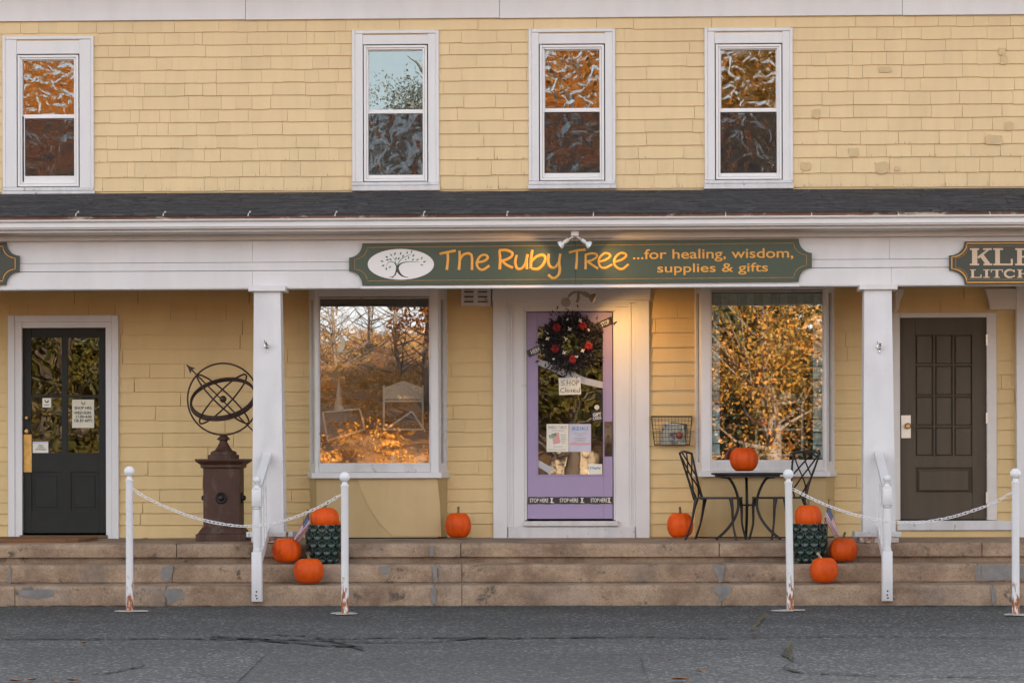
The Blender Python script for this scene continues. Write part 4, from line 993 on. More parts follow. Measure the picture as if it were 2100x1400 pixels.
# ------------------------------------------------------------------ things on the doors
def sheet_p(pp, y, name, m, parent=None, th=.0015):
    q = MB(); q.pprism(pp, y, y+th); return q.build(name, m, parent)
def wreath():
    c = W(1170, 704, .0); o = empty('wreath', (c.x, -.0, c.z-.3)); rnd = random.Random(2)
    tag(o, 'black leafy wreath with red flowers and white bows hanging on the purple door', 'wreath')
    q = MB()
    for i in range(2300):
        a = rnd.uniform(0, 2*PI); R_ = .178+rnd.gauss(0,.047); 
        if rnd.random() < .06: R_ += .06
        p = Vector((c.x+R_*math.cos(a)*1.03, -.035+rnd.gauss(0,.016), c.z+R_*math.sin(a)*1.03))
        dr = Vector((math.cos(a)+rnd.gauss(0,.8), rnd.gauss(0,.5)-.2, math.sin(a)+rnd.gauss(0,.8))).normalized()
        sd_ = dr.cross(Vector((rnd.gauss(0,.4),1,rnd.gauss(0,.4)))).normalized(); L1 = rnd.uniform(.03,.062); w1 = L1*.16
        q.add([p, p+dr*L1*.5+sd_*w1, p+dr*L1, p+dr*L1*.5-sd_*w1], [(0,1,2,3)])
    q.build('leaves', M['wreath'], o)
    for (a, b, s_) in ((1142,671,1),(1195,667,1.05),(1138,715,.95),(1207,709,1),(1174,737,.95)):
        p = W(a, b, -.09); q = MB()
        for i in range(34):
            th = 2*PI*i/34*3.02; rr = .056*s_*rnd.uniform(.6,1); tip = Vector((p.x+rr*math.cos(th), -.085-rnd.uniform(0,.012), p.z+rr*math.sin(th)))
            pr = Vector((math.sin(th),0,-math.cos(th)))*.006; mid = (Vector((p.x,-.095,p.z))+tip)/2+Vector((0,-.008,0))
            q.add([(p.x,-.088,p.z), mid+pr, tip, mid-pr], [(0,1,2,3)])
        q.build('red_flower', M['red'], o)
    for (a, b, n) in ((1162,657,2),(1190,657,4),(1168,675,4),(1123,694,4),(1157,723,4),(1195,719,4),(1138,735,2),(1184,733,2),(1209,676,2),(1160,694,3)):
        p = W(a, b, -.10); q = MB()
        for i in range(n):
            th = rnd.uniform(0,2*PI) if n < 4 else i*PI/2+.5; e = Vector((math.cos(th),0,math.sin(th)))*rnd.uniform(.018,.028); p0 = Vector((p.x,-.10,p.z))
            q.tube([p0, p0+e*.5+Vector((0,-.004,0)), p0+e], [.003,.0075,.003], 6, 2)
        q.build('white_bow', M['whiteflower'], o)
wreath()
def tape(x0, y0, x1, y1, h, yy, words, lab, m=None):
    a, b = W(x0,y0,yy), W(x1,y1,yy); ang = math.atan2(b.z-a.z, b.x-a.x)
    c = (a+b)/2; o = empty('warning_tape', (c.x, yy, min(a.z,b.z)-h/2/208)); tag(o, lab, 'tape')
    nx = 24; q = MB(); hz = h/208/2; vsx = []; fs = []; rnd = random.Random(int(x0+y0))
    for i in range(nx+1):
        t = i/nx; p = a*(1-t)+b*t; d = yy-.002+.003*math.sin(t*21); nrm = Vector((-math.sin(ang),0,math.cos(ang)))
        wv = 1+.05*math.sin(t*33)
        for s_ in (1,-1):
            r_ = p+nrm*hz*s_*wv; vsx.append((r_.x, d, r_.z))
        for s_ in (1,-1):
            r_ = p+nrm*hz*s_*wv; vsx.append((r_.x, d+.0012, r_.z))
    for i in range(nx):
        k = i*4; fs += [(k+1,k+5,k+4,k),(k+2,k+6,k+7,k+3),(k,k+4,k+6,k+2),(k+3,k+7,k+5,k+1)]
    q.add(vsx, fs); q.build('tape_strip', m or M['tape'], o)
    for (s_, ctr, wd) in words:
        px = x0+(x1-x0)*ctr; py = y0+(y1-y0)*ctr
        if s_ == 'ghost':
            p = W(px, py, yy-.007); q = MB(); u = .0045
            for pts, r in (([(0,-5),(0,3)],1.6),([(0,2),(-3,5.5)],.8),([(0,2),(3,5.5)],.8),([(0,-5),(5,-5.5)],.9),([(0,-5),(-3.4,-5)],.9)):
                q.tube([(p.x+x_*u, p.y, p.z+z_*u*.95) for x_, z_ in pts], r*u, 6, 1, .002)
            q.sphere((p.x, p.y, p.z+4.4*u), 1.5*u, 8, 5); q.build('printed_figure', M['paper'], o)
        else: text_mesh(s_, (px-wd/2, py-h*.30, px+wd/2, py+h*.30), yy-.007, M['paper'], 'lettering', o, rot=ang, bold=.015)
    return o
tape(1083,1025.5,1256,1025,14,.012,[('STOP HERE',.13,38),('ghost',.28,9),('STOP HERE',.485,38),('ghost',.64,9),('STOP HERE',.84,34),('ghost',.96,9)],'black STOP HERE tape stuck straight across the bottom of the purple door')
tape(1082,726,1118,710,15,.010,[('HERE',.45,20),('ghost',.92,9)],'short end of black tape reading HERE left of the wreath')
tape(1222,671,1257,655,15,.010,[('STOP',.55,18)],'short end of black tape reading STOP right of the wreath')
o = sheet_p([(1103,735),(1125,742),(1160,757),(1200,774),(1237,783),(1237,796),(1195,787),(1155,771),(1125,757),(1103,748)], .030, 'glass_tape', M['tape_dull'])
tag(o, 'dull grey tape sagging across the door glass above the SHOP Closed note', 'tape')
o = sheet_p([(1103,942),(1137,961),(1125,970),(1103,956)], .030, 'glass_tape', M['tape_dull']); tag(o, 'grey tape end in the bottom left corner of the purple door glass', 'tape')
def notice(px0,py0,px1,py1,y,lab,cat,m,rot=0.0,name='notice'):
    cx, cy = (px0+px1)/2, (py0+py1)/2; hw, hh_ = (px1-px0)/2, (py1-py0)/2; c, s_ = math.cos(rot), math.sin(rot)
    pp = [(cx+x*c-y_*s_, cy+x*s_+y_*c) for x, y_ in ((-hw,-hh_),(hw,-hh_),(hw,hh_),(-hw,hh_))]
    e = empty(name, W(cx,py1,y)); tag(e, lab, cat); sheet_p(pp, y, 'paper_sheet', m, e); return e
e = notice(1146,774,1191,809,.028,'handwritten white note reading SHOP Closed on the purple door glass','notice',M['paper'],-.03)
yy = .027
def hand(strokes, ox, oy, sc, y, m, parent, w_=1.1, name='handwriting'):
    q = MB()
    for st in strokes: q.tube([W(ox+a*sc, oy+b*sc, y) for a, b in st], w_/208/2, 5, 3)
    return q.build(name, m, parent)
ZC = 1/6.3625
hand([[(690,1015),(650,1030),(648,1048),(680,1055),(678,1072),(640,1082)],[(722,1010),(718,1082)],[(760,1012),(755,1082)],[(722,1048),(758,1046)],[(800,1018),(780,1045),(795,1078),(825,1060),(818,1022),(800,1018)],[(845,1012),(842,1082)],[(845,1015),(872,1022),(868,1040),(845,1050)]], 1050, 620, ZC, yy, M['ink'], e)
hand([[(680,1118),(645,1125),(632,1150),(650,1172),(685,1168)],[(702,1110),(700,1170)],[(728,1135),(715,1155),(730,1170),(748,1155),(738,1136)],[(785,1135),(765,1145),(785,1158),(765,1170)],[(802,1155),(825,1145),(812,1132),(798,1155),(815,1170),(835,1162)],[(865,1140),(845,1155),(858,1170),(878,1160)],[(885,1105),(882,1168)]], 1050, 620, ZC, yy, M['ink'], e)
e = notice(1121,869,1166,926,.028,'pale flyer with a pink picture on the purple door glass','flyer',M['paper'])
sheet_p([(1131,888),(1146,886),(1149,908),(1135,911)], .0268, 'printed_picture', M['pink'], e)
text_mesh('WEEKLY TAROT', (1124,873,1163,879), .027, M['grey_ink'], 'lettering', e)
text_mesh('now', (1126,889,1142,897), .0255, M['greenprint'], 'lettering', e, rot=.35, bold=.02)
for i, (a,b,c_) in enumerate(((1132,1156,882),(1149,1161,891),(1150,1160,895),(1150,1161,899),(1149,1160,903),(1151,1159,907),(1135,1154,915),(1124,1160,921))):
    sheet_p([(a,c_),(b,c_),(b,c_+1),(a,c_+1)], .0268, 'printed_line', M['grey_ink'], e)
e = notice(1167,869,1212,926,.028,'pale blue printed flyer with a pink horizon on the purple door glass','flyer',M['lilac'])
text_mesh('REIKI', (1174,875,1205,882), .0268, M['cyanprint'], 'lettering', e)
for a,b,c_ in ((1176,1202,888),(1184,1196,892),(1177,1202,898),(1180,1200,902)): sheet_p([(a,c_),(b,c_),(b,c_+.9),(a,c_+.9)], .0268, 'printed_line', M['grey_ink'], e)
sheet_p([(1169,908),(1179,906),(1190,909),(1210,907),(1210,912),(1169,912)], .0268, 'printed_picture', M['pink'], e)
e = notice(1214,843,1235,864,.028,'small black GIFT CARDS sticker near the handle of the purple door','sticker',M['ink'],-.1)
text_mesh('GIFT', (1216,846,1233,853), .026, M['paper'], 'lettering', e, rot=.12, bold=.03); text_mesh('CARDS', (1216,854,1233,860), .026, M['paper'], 'lettering', e, rot=.12, bold=.02)
e = notice(1207,951,1235,972,.028,'small white sticker with blue letters low in the purple door glass','sticker',M['paper'])
text_mesh('P PayPal', (1210,957,1231,963), .026, M['cyanprint'], 'lettering', e, bold=.02)
p = W(1224,835,.02); q = MB(); q.lathe([(0,-.006),(.022,-.006),(.026,.006)], (p.x,.022,p.z), 18, 'Y'); o = q.build('door_sensor', M['whiteframe']); tag(o, 'round white disc on the purple door glass above the GIFT CARDS sticker', 'disc')
# notices on the green door
e = notice(148,819,193,877,.020,'cream shop hours notice on the right panes of the dark green door','notice',mat('cream_paper',(.62,.60,.48),.7,.03,20))
for s_, b in (('SHOP HRS.',(153,833,189,839)),('WED-SUN',(152,843,186,849)),('11:00-4:00',(156,851,188,857)),('OR BY APPT.',(152,859,191,865))): text_mesh(s_, b, .0185, M['ink'], 'lettering', e, bold=.012)
hand([[(167,823),(169,828),(173,828),(174,823)]], 0, 0, 1, .0185, M['brass'], e, 2, 'logo')
e = notice(87,816,105,835,.020,'tiny white sticker on the left pane of the dark green door','sticker',M['paper'])
hand([[(92,820),(94,824),(98,824),(99,820)]], 0, 0, 1, .0185, M['bronze'], e, 2, 'logo'); sheet_p([(91,829),(101,829),(101,831),(91,831)], .0188, 'printed_line', M['grey_ink'], e)
e = notice(67,905,99,929,.020,'white notice with a blue top edge low on the dark green door','notice',M['paper'])
sheet_p([(67,905),(99,905),(99,908.5),(67,908.5)], .0188, 'printed_line', M['lilac'], e)
for a,b,c_ in ((78,89,913),(76,91,917),(73,95,921)): text_mesh('VIDEO' if c_ < 915 else ('CAMERA' if c_ < 920 else 'SURVEILLANCE'), (a,c_-1.3,b,c_+1.3), .0185, M['ink'], 'lettering', e)

# doormat
a = W(-20,1108,-.9); q = MB(); zt_ = PF
pp = [W(-30,1100,-.15), W(200,1100,-.15)]; x0, x1 = wx(-40,-.5), wx(203,-.5)
q.hprism([(x0,-1.45),(x1-.15,-1.45),(x1-.04,-1.38),(x1,-1.2),(x1,-.6),(x1-.05,-.5),(x0,-.5)], PF+.001, PF+.032); o = q.build('doormat', M['mat']); tag(o, 'brown coir doormat in front of the dark green door', 'doormat')

# ------------------------------------------------------------------ pumpkins
def pumpkin_mesh(seed):
    q = MB(); rnd = random.Random(seed); nu, nv = 60, 18; vsx = []; ribs = 11+seed%2
    for j in range(nv+1):
        ph = PI*j/nv; r = math.sin(ph)**.72 if 0 < j < nv else 0.0; z = -math.cos(ph)
        zz = (z*.5)*(1-.16*math.exp(-(r/.42)**2)) 
        for i in range(nu):
            th = 2*PI*i/nu; rb = 1-.075*(1-abs(math.cos(th*ribs/2))**.6)*1.0; k = rb+.015*noise.noise(Vector((math.cos(th)*2, math.sin(th)*2, z+seed)))
            vsx.append((.5*r*k*math.cos(th), .5*r*k*math.sin(th), .46+zz*.92*(.96+.04*rb)))
    fs = []
    for j in range(nv):
        for i in range(nu): i2 = (i+1)%nu; fs.append((j*nu+i, j*nu+i2, (j+1)*nu+i2, (j+1)*nu+i))
    q.add(vsx, fs, True); return q
def make_pumpkin(seed):
    o = empty('pumpkin', (0,0,0)); b = pumpkin_mesh(seed).build('body', M['pumpkin'], o, origin=(0,0,0))
    rnd = random.Random(seed+50); q = MB(); sx, sy = rnd.uniform(-.10,.10), rnd.uniform(-.05,.05)
    q.tube([(0,0,.80),(0,0,.88),(sx*.5,sy*.4,.98),(sx*1.3,sy,1.08)], [.10,.055,.042,.05], 8, 3); q.build('stem', M['stem'], o, origin=(0,0,0)); return o
protos = [make_pumpkin(0), make_pumpkin(1), make_pumpkin(4)]
used = set()
def place_pumpkin(px, py, wpx, hpx, y, k, rz, lab, grp='orange pumpkins set out on the porch and steps', z=None, stem=None, squeeze=1.0):
    src = protos[k]; o = src if k not in used else copy_tree(src); used.add(k)
    p = W(px, py, y); sc = (28.0/(28.0+y))*208/1.0; s_ = (wpx/(F/(28.0+y)))
    hs = hpx/(F/(28.0+y))/.90
    o.location = (p.x, y, p.z if z is None else z); o.rotation_euler.z = rz; o.scale = (s_, s_, hs)
    tag(o, lab, 'pumpkin', grp)
    if stem:
        for ch in [c_ for c_ in bpy.data.objects if c_.parent == o and c_.name.startswith('stem')]:
            ch.data = ch.data.copy(); ch.data.materials.clear(); ch.data.materials.append(M['stem_pale']); ch.rotation_euler = (0,.25,0)
    return o
place_pumpkin(940, 1103, 54, 55, -.45, 0, .4, 'pumpkin standing alone on the porch between the left show window and the purple door', z=PF)
place_pumpkin(1395, 1104, 55, 54, -.55, 1, 1.4, 'pumpkin with a tall stem on the porch left of the bistro chair', z=PF)
TZ = wz(972, -.95)
place_pumpkin(1526, 970, 59, 52, -.95, 2, 2.0, 'bright pumpkin standing on the bistro table', z=TZ+.012)
place_pumpkin(588, 1158, 61, 54, -2.09, 0, 2.2, 'pumpkin on the upper step left of the green pot by the left handrail', z=Z2)
place_pumpkin(633.5, 1200, 63, 55, -2.43, 1, .3, 'pumpkin on the lower step in front of the left green pot', z=Z1)
place_pumpkin(666, 1086, 60, 47, -2.09, 2, .9, 'pumpkin sitting in the mouth of the left green pot')
place_pumpkin(1658, 1086, 56, 52, -2.09, 0, 3.0, 'pumpkin sitting in the mouth of the right green pot')
place_pumpkin(1730, 1152, 58, 52, -2.08, 1, 2.6, 'darker ribbed pumpkin on the upper step right of the right green pot', z=Z2)
place_pumpkin(1690, 1194, 58, 55, -2.43, 2, 4.1, 'light orange pumpkin with a pale bent stem on the lower step at right', z=Z1, stem=True)
place_pumpkin(689, 1112, 30, 46, -1.72, 1, 1.1, 'small pumpkin mostly hidden behind the left green pot and the chain post', z=PF)
p = W(588,1132,-2.24); hand([[(590,1126),(587,1128),(590,1131),(587,1134)]], 0, 0, 1, -2.235, M['ink'], None, 1, 'pumpkin_mark').parent = None
bpy.data.objects.remove(bpy.data.objects['pumpkin_mark'])

# ------------------------------------------------------------------ pots
def make_pot():
    o = empty('glazed_pot', (0,0,0)); H_ = .355
    prof = [(.0,0),(.105,0),(.118,.01),(.145,.10),(.158,.20),(.158,.30),(.152,H_),(.138,H_),(.140,.30),(.140,.2),(0,.18)]
    q = MB(); q.lathe([(max(0,r-.007) if 0 < i < 8 else r, z) for i, (r, z) in enumerate(prof)], (0,0,0), 32); q.build('pot_body', M['pot'], o, origin=(0,0,0))
    def rad(z):
        for (r0,z0),(r1,z1) in zip(prof[1:6], prof[2:7]):
            if z0 <= z <= z1: return r0+(r1-r0)*(z-z0)/(z1-z0)
        return .15
    dm = None
    q = MB(); R_ = .041; rings = [(1.0,0,),(.97,.006),(.87,.007),(.78,.001),(.4,-.0015),(0.01,-.002)]
    vsx = []; n = 14
    for r, h in rings:
        for k in range(n): vsx.append((r*R_*math.cos(2*PI*k/n), -h-.001, r*R_*math.sin(2*PI*k/n)))
    fs = []
    for i in range(len(rings)-1):
        for k in range(n): k2 = (k+1)%n; fs.append((i*n+k, i*n+k2, (i+1)*n+k2, (i+1)*n+k))
    q.add(vsx, fs, True); first = q.build('glazed_disc', M['pot'], o, origin=(0,0,0)); dm = first.data
    k = 0
    for row in range(5):
        z = .040+row*.070; r = rad(z)
        for i in range(12):
            th = 2*PI*(i+.5*(row%2))/12; d_ = first if k == 0 else bpy.data.objects.new('glazed_disc', dm)
            if k: col.objects.link(d_); d_.parent = o
            k += 1; d_.location = (r*math.sin(th), -r*math.cos(th), z); d_.rotation_euler = (0,0,th); s_ = [.80,.92,.99,1.0,.97][row]; d_.scale = (s_,1,s_)
    return o
pot1 = make_pot(); pot2 = copy_tree(pot1)
pot1.location = (W(664,1150,-2.09).x, -2.075, Z2); pot2.location = (W(1660,1150,-2.09).x, -2.075, Z2); pot2.rotation_euler.z = .2
tag(pot1, 'dark green glazed pot with round dimples on the step beside the left flag', 'pot', 'green glazed pots on the steps'); tag(pot2, 'dark green glazed pot with round dimples behind the third white post on the right steps', 'pot', 'green glazed pots on the steps')

# flags ------------------------------------------------------------
def flag_mat():
    m = bpy.data.materials.new('flag_cloth'); m.use_nodes = True; nt = m.node_tree; N = nt.nodes; L = nt.links; b = N['Principled BSDF']; b.inputs['Roughness'].default_value = .8
    uv = N.new('ShaderNodeUVMap'); sx = N.new('ShaderNodeSeparateXYZ'); L.new(uv.outputs[0], sx.inputs[0])
    def math_(op, a, b_=None):
        n = N.new('ShaderNodeMath'); n.operation = op
        for i, v_ in enumerate((a, b_)):
            if v_ is None: continue
            if isinstance(v_, (int,float)): n.inputs[i].default_value = v_
            else: L.new(v_, n.inputs[i])
        return n.outputs[0]
    st = math_('LESS_THAN', math_('FRACT', math_('MULTIPLY', sx.outputs[1], 6.5)), .5)
    cant = math_('MULTIPLY', math_('LESS_THAN', sx.outputs[0], .42), math_('GREATER_THAN', sx.outputs[1], .46))
    dx = math_('SUBTRACT', math_('FRACT', math_('MULTIPLY', sx.outputs[0], 14.0)), .5); dy = math_('SUBTRACT', math_('FRACT', math_('MULTIPLY', sx.outputs[1], 13.0)), .5)
    star = math_('LESS_THAN', math_('ADD', math_('MULTIPLY', dx, dx), math_('MULTIPLY', dy, dy)), .05)
    mx = N.new('ShaderNodeMix'); mx.data_type = 'RGBA'; L.new(st, mx.inputs[0]); mx.inputs[6].default_value = (.62,.58,.58,1); mx.inputs[7].default_value = (.30,.03,.05,1)
    m2 = N.new('ShaderNodeMix'); m2.data_type = 'RGBA'; L.new(star, m2.inputs[0]); m2.inputs[6].default_value = (.02,.03,.10,1); m2.inputs[7].default_value = (.5,.5,.55,1)
    m3 = N.new('ShaderNodeMix'); m3.data_type = 'RGBA'; L.new(cant, m3.inputs[0]); L.new(mx.outputs[2], m3.inputs[6]); L.new(m2.outputs[2], m3.inputs[7]); L.new(m3.outputs[2], b.inputs['Base Color']); return m
M['flag'] = flag_mat()
def flag(top, bot, far_top, far_bot, y, lab, stick):
    """hoist from top to bot on the stick; the fly hangs down to far_*"""
    o = empty('small_flag', W(stick[1][0], stick[1][1], y)); tag(o, lab, 'flag', 'small flags in the pots')
    q = MB(); n, m_ = 14, 8; vsx = []; uvs = []
    T = [Vector((a, b)) for a, b in (top, bot, far_top, far_bot)]
    for side in (0,):
        for i in range(n+1):
            for j in range(m_+1):
                u, v_ = i/n, j/m_; p = (T[0]*(1-v_)+T[1]*v_)*(1-u)+(T[2]*(1-v_)+T[3]*v_)*u
                w3 = W(p.x, p.y, y); vsx.append((w3.x, y+.022*math.sin(v_*7+u*2.5)*(.3+u), w3.z)); uvs.append((u, 1-v_))
    fs = [(i*(m_+1)+j, (i+1)*(m_+1)+j, (i+1)*(m_+1)+j+1, i*(m_+1)+j+1) for i in range(n) for j in range(m_)]
    q.add(vsx, fs, True); q.uv = uvs; q.build('flag_cloth', M['flag'], o)
    a, b = W(*stick[0], y), W(*stick[1], y); q = MB(); q.tube([a, b], .004, 6, 1); q.sphere((a.x,a.y,a.z+.005), .008, 8, 5); q.build('flag_stick', M['trunkbrown'], o)
flag((632,1052),(637,1078),(602,1104),(612,1112), -2.16, 'small stars and stripes flag leaning left from the left green pot', ((631,1047),(640,1100)))
flag((1700,1034),(1690,1062),(1722,1094),(1714,1102), -2.20, 'small stars and stripes flag leaning right from the right green pot', ((1700,1026),(1688,1090)))

# ------------------------------------------------------------------ bistro set
tb = empty('bistro_table', (W(1533,1106,-.95).x, -.95, PF)); tag(tb, 'round black metal bistro table with three curved legs in front of the right show window', 'table')
c = WL[tb.name]
q = MB(); q.lathe([(0,TZ-.012-PF),(.335,TZ-.012-PF),(.345,TZ-.006-PF),(.345,TZ+.002-PF),(.335,TZ+.010-PF),(0,TZ+.010-PF)], c, 40); q.build('table_top', M['iron'], tb)
q = MB(); q.lathe([(.30,TZ-.035-PF),(.31,TZ-.035-PF),(.31,TZ-.012-PF),(.30,TZ-.012-PF)], c, 32); q.build('apron_ring', M['iron'], tb)
for az in (-30, 210, 90):
    a = math.radians(az); u = Vector((math.cos(a), math.sin(a), 0)); prof = [(.29,TZ-.03-PF),(.20,.58),(.125,.46),(.10,.34),(.135,.22),(.22,.11),(.32,.03),(.35,.012)]
    q = MB(); q.tube([c+u*r+Vector((0,0,z)) for r, z in prof], .0135, 8, 4); q.build('leg', M['iron'], tb)
q = MB()
for az in (-30, 210, 90): a = math.radians(az); q.tube([c+Vector((0,0,.33)), c+Vector((math.cos(a)*.105, math.sin(a)*.105,.33))], .008, 8, 1)
q.sphere(c+Vector((0,0,.33)), .018); q.build('stretcher', M['iron'], tb)
def make_chair():
    o = empty('bistro_chair', (0,0,0)); S = .40; I = M['iron']
    q = MB(); pts = [(.19,.19),(.205,.0),(.17,-.18),(.08,-.20),(-.08,-.20),(-.17,-.18),(-.205,.0),(-.19,.19),(-.1,.215),(.1,.215)]
    q.hprism(pts, S-.012, S+.006); q.build('seat', I, o, origin=(0,0,0))
    def leg(sx, front):
        q = MB()
        if front: q.tube([(sx*.17,.17,S-.01),(sx*.175,.185,.30),(sx*.17,.19,.15),(sx*.185,.225,.0)], [.022,.014,.010,.012], 8, 3)
        else: q.tube([(sx*.15,-.17,S-.01),(sx*.165,-.19,.30),(sx*.17,-.22,.15),(sx*.185,-.275,.0)], [.022,.014,.010,.012], 8, 3)
        q.build('leg', I, o, origin=(0,0,0))
    for sx in (-1,1): leg(sx,1); leg(sx,0)
    # back frame: two stiles leaning back and a curved top rail, with lattice
    def B(x, z): return Vector((x, -.185-(z-S)*.30-.02*math.cos(x*6), z))
    q = MB()
    for sx in (-1,1): q.tube([B(sx*.14,S-.02), B(sx*.15,S+.14), B(sx*.19,S+.30), B(sx*.215,S+.42)], [.016,.012,.010,.010], 8, 3)
    q.tube([B(-.215,S+.42), B(-.1,S+.435), B(0,S+.44), B(.1,S+.435), B(.215,S+.42)], .012, 8, 3); q.build('back_frame', I, o, origin=(0,0,0))
    for (a, b) in (((-.20,.41),(.0,.20)),((.20,.41),(.0,.20)),((-.08,.43),(.165,.20)),((.08,.43),(-.165,.20)),((0,.20),(-.14,.02)),((0,.20),(.14,.02)),((.165,.2),(.04,.0)),((-.165,.2),(-.04,.0))):
        q = MB(); A_, B_ = B(a[0],S+a[1]), B(b[0],S+b[1]); md = (A_+B_)/2+Vector((.02*(1 if a[0] > 0 else -1),0,.012)); q.tube([A_, md, B_], .0075, 6, 3); q.build('lattice_bar', I, o, origin=(0,0,0))
    q = MB(); q.tube([(.17,.19,.16),(0,.0,.19),(-.17,.19,.16)], .006, 6, 3); q.tube([(.17,-.21,.16),(0,.0,.19),(-.17,-.21,.16)], .006, 6, 3)
    return o
ch1 = make_chair(); ch2 = copy_tree(ch1)
ch1.location = (W(1473,1100,-.95).x, -.93, PF); ch1.rotation_euler.z = math.radians(-107)
ch2.location = (W(1600,1100,-.85).x, -.78, PF); ch2.rotation_euler.z = math.radians(122)
tag(ch1, 'black metal lattice back bistro chair left of the table, facing right', 'chair', 'bistro chairs at the table'); tag(ch2, 'black metal lattice back bistro chair right of the table, half behind the white post', 'chair', 'bistro chairs at the table')

# wire basket --------------------------------------------------------
bk = empty('wire_basket', W(1377,913,-.02)); tag(bk, 'small wire basket with folded leaflets fixed to the siding beside the purple door', 'basket')
def bp(px, py, y): return W(px, py, y)
q = MB(); fy, by = -.13, -.018
rim = [bp(1336,855,fy), bp(1419,855,fy), bp(1419,853,by), bp(1336,853,by)]; bot = [bp(1342,912,fy), bp(1414,912,fy), bp(1414,911,by), bp(1342,911,by)]
for i in range(4): q.tube([rim[i], rim[(i+1)%4]], .0045, 6, 1); q.tube([bot[i], bot[(i+1)%4]], .0045, 6, 1); q.tube([rim[i], bot[i]], .0045, 6, 1)
q.build('rim_wire', M['wire'], bk)
q = MB()
for i in range(1, 12):
    t = i/12; q.tube([rim[0].lerp(rim[1],t), bot[0].lerp(bot[1],t)], .0018, 5, 1)
    q.tube([bot[0].lerp(bot[1],t), bot[3].lerp(bot[2],t)], .0018, 5, 1)
for i in range(1, 7): t = i/7; q.tube([rim[0].lerp(bot[0],t), rim[1].lerp(bot[1],t)], .0018, 5, 1); q.tube([rim[1].lerp(bot[1],t), rim[2].lerp(bot[2],t)], .0018, 5, 1); q.tube([rim[0].lerp(bot[0],t), rim[3].lerp(bot[3],t)], .0018, 5, 1)
q.build('mesh_wire', M['wire'], bk)
for i, (dx, m_) in enumerate(((0,M['leaflet_print']),(5,M['whiteframe']),(10,M['leaflet_print']),(16,M['leafdark']))):
    y_ = -.10+i*.018; o = sheet_p([(1352+dx,911),(1360+dx,868-i),(1398+dx*.7,872-i),(1405,911)], y_, 'leaflet', m_, None, .004)
    tag(o, ['pale leaflet at the front of the wire basket','cream leaflet behind the front one in the wire basket','third leaflet from the front in the wire basket','dark green leaflet at the back of the wire basket'][i], 'leaflet')
p = W(1393,892,-.105); q = MB(); q.sphere((p.x,-.112,p.z), .035, 12, 8); o = q.build('gourd', mat('dull_red_gourd',(.22,.05,.03),.5,.2,20)); tag(o, 'dull red round ornament in the wire basket', 'ornament')

# ------------------------------------------------------------------ handrails
def handrail(xw, lean, lab):
    o = empty('handrail', (xw, Y1-.06, Z1-.15)); tag(o, lab, 'handrail', 'white wooden step handrails'); y = Y1-.05
    X0 = xw
    zc = lambda py: wz(py, y-.045)
    q = MB(); h = .0455
    q.box(X0-h, y-h, zc(1233), X0+h, y+h-.001, zc(1131), .006)
    q.lathe([(.036,zc(1131)),(.04,zc(1128)),(.034,zc(1124)),(.034,zc(1120)),(.041,zc(1100)),(.040,zc(1070)),(.033,zc(1046)),(.031,zc(1043)),(.042,zc(1041)),(.042,zc(1038.5))], (X0,y,0), 18)
    q.box(X0-.043, y-.043, zc(1038.4), X0+.043, y+.043, zc(1001), .008)
    q.lathe([(.043,zc(1001)),(.03,zc(998)),(.018,zc(993)),(.026,zc(990.5)),(.020,zc(989))], (X0,y,0), 16)
    q.sphere((X0,y,zc(982.5)), .037, 18, 12); q.build('newel_post', M['white'], o)
    q = MB()
    for dz, dx in ((1212,0),(1220,-.004),(1226,.003)): q.lathe([(0,-.0025),(.007,-.0025),(.008,0)], (X0+dx,y-h-.0005,zc(dz)), 8, 'Y')
    q.build('bolt_head', M['ink'], o)
    # rails
    ycol = -1.87; zA, zB = wz(927, ycol), wz(992, y)-.01
    q = MB(); n = Vector((0, y-ycol, zB-zA)).normalized(); up = Vector((1,0,0)).cross(n); up = up if up.z > 0 else -up
    P0 = Vector((X0, ycol, zA)); P1 = Vector((X0, y+.04, zB))
    def bar(P0, P1, hw, th, q):
        v = []
        for P in (P0, P1):
            for sx, su in ((-1,0),(1,0),(1,-1),(-1,-1)): v.append(P+Vector((hw*sx,0,0))+up*th*su*-1*-1)
        q.add(v, [(0,1,2,3),(7,6,5,4),(0,4,5,1),(1,5,6,2),(2,6,7,3),(3,7,4,0)])
    bar(P0, P1, .038, .045, q); q.build('top_rail', M['white'], o)
    q = MB(); Q0 = Vector((X0, ycol, wz(1077,ycol))); Q1 = Vector((X0, y+.04, wz(1150, y))); bar(Q0, Q1, .020, .09, q); q.build('bottom_rail', M['white'], o)
    for t in (.25,.5,.75):
        a = Q0.lerp(Q1,t); b = P0.lerp(P1,t); z0, z1 = a.z-.01, b.z-.03; H_ = z1-z0; q = MB(); r = .016
        q.box(a.x-.017,a.y-.017,z0,a.x+.017,a.y+.017,z0+H_*.26)
        q.lathe([(.012,z0+H_*.26),(.018,z0+H_*.30),(.013,z0+H_*.33),(.019,z0+H_*.5),(.011,z0+H_*.66),(.018,z0+H_*.68),(.011,z0+H_*.71),(.016,z0+H_*.85),(.012,z1)], (a.x,a.y,0), 12); q.build('baluster', M['white'], o)
    return o
handrail(W(526,1150,Y1-.09).x, 0, 'white wooden handrail with ball topped post at the left column')
handrail(W(1820,1150,Y1-.09).x, 0, 'white wooden handrail with ball topped post at the right column')

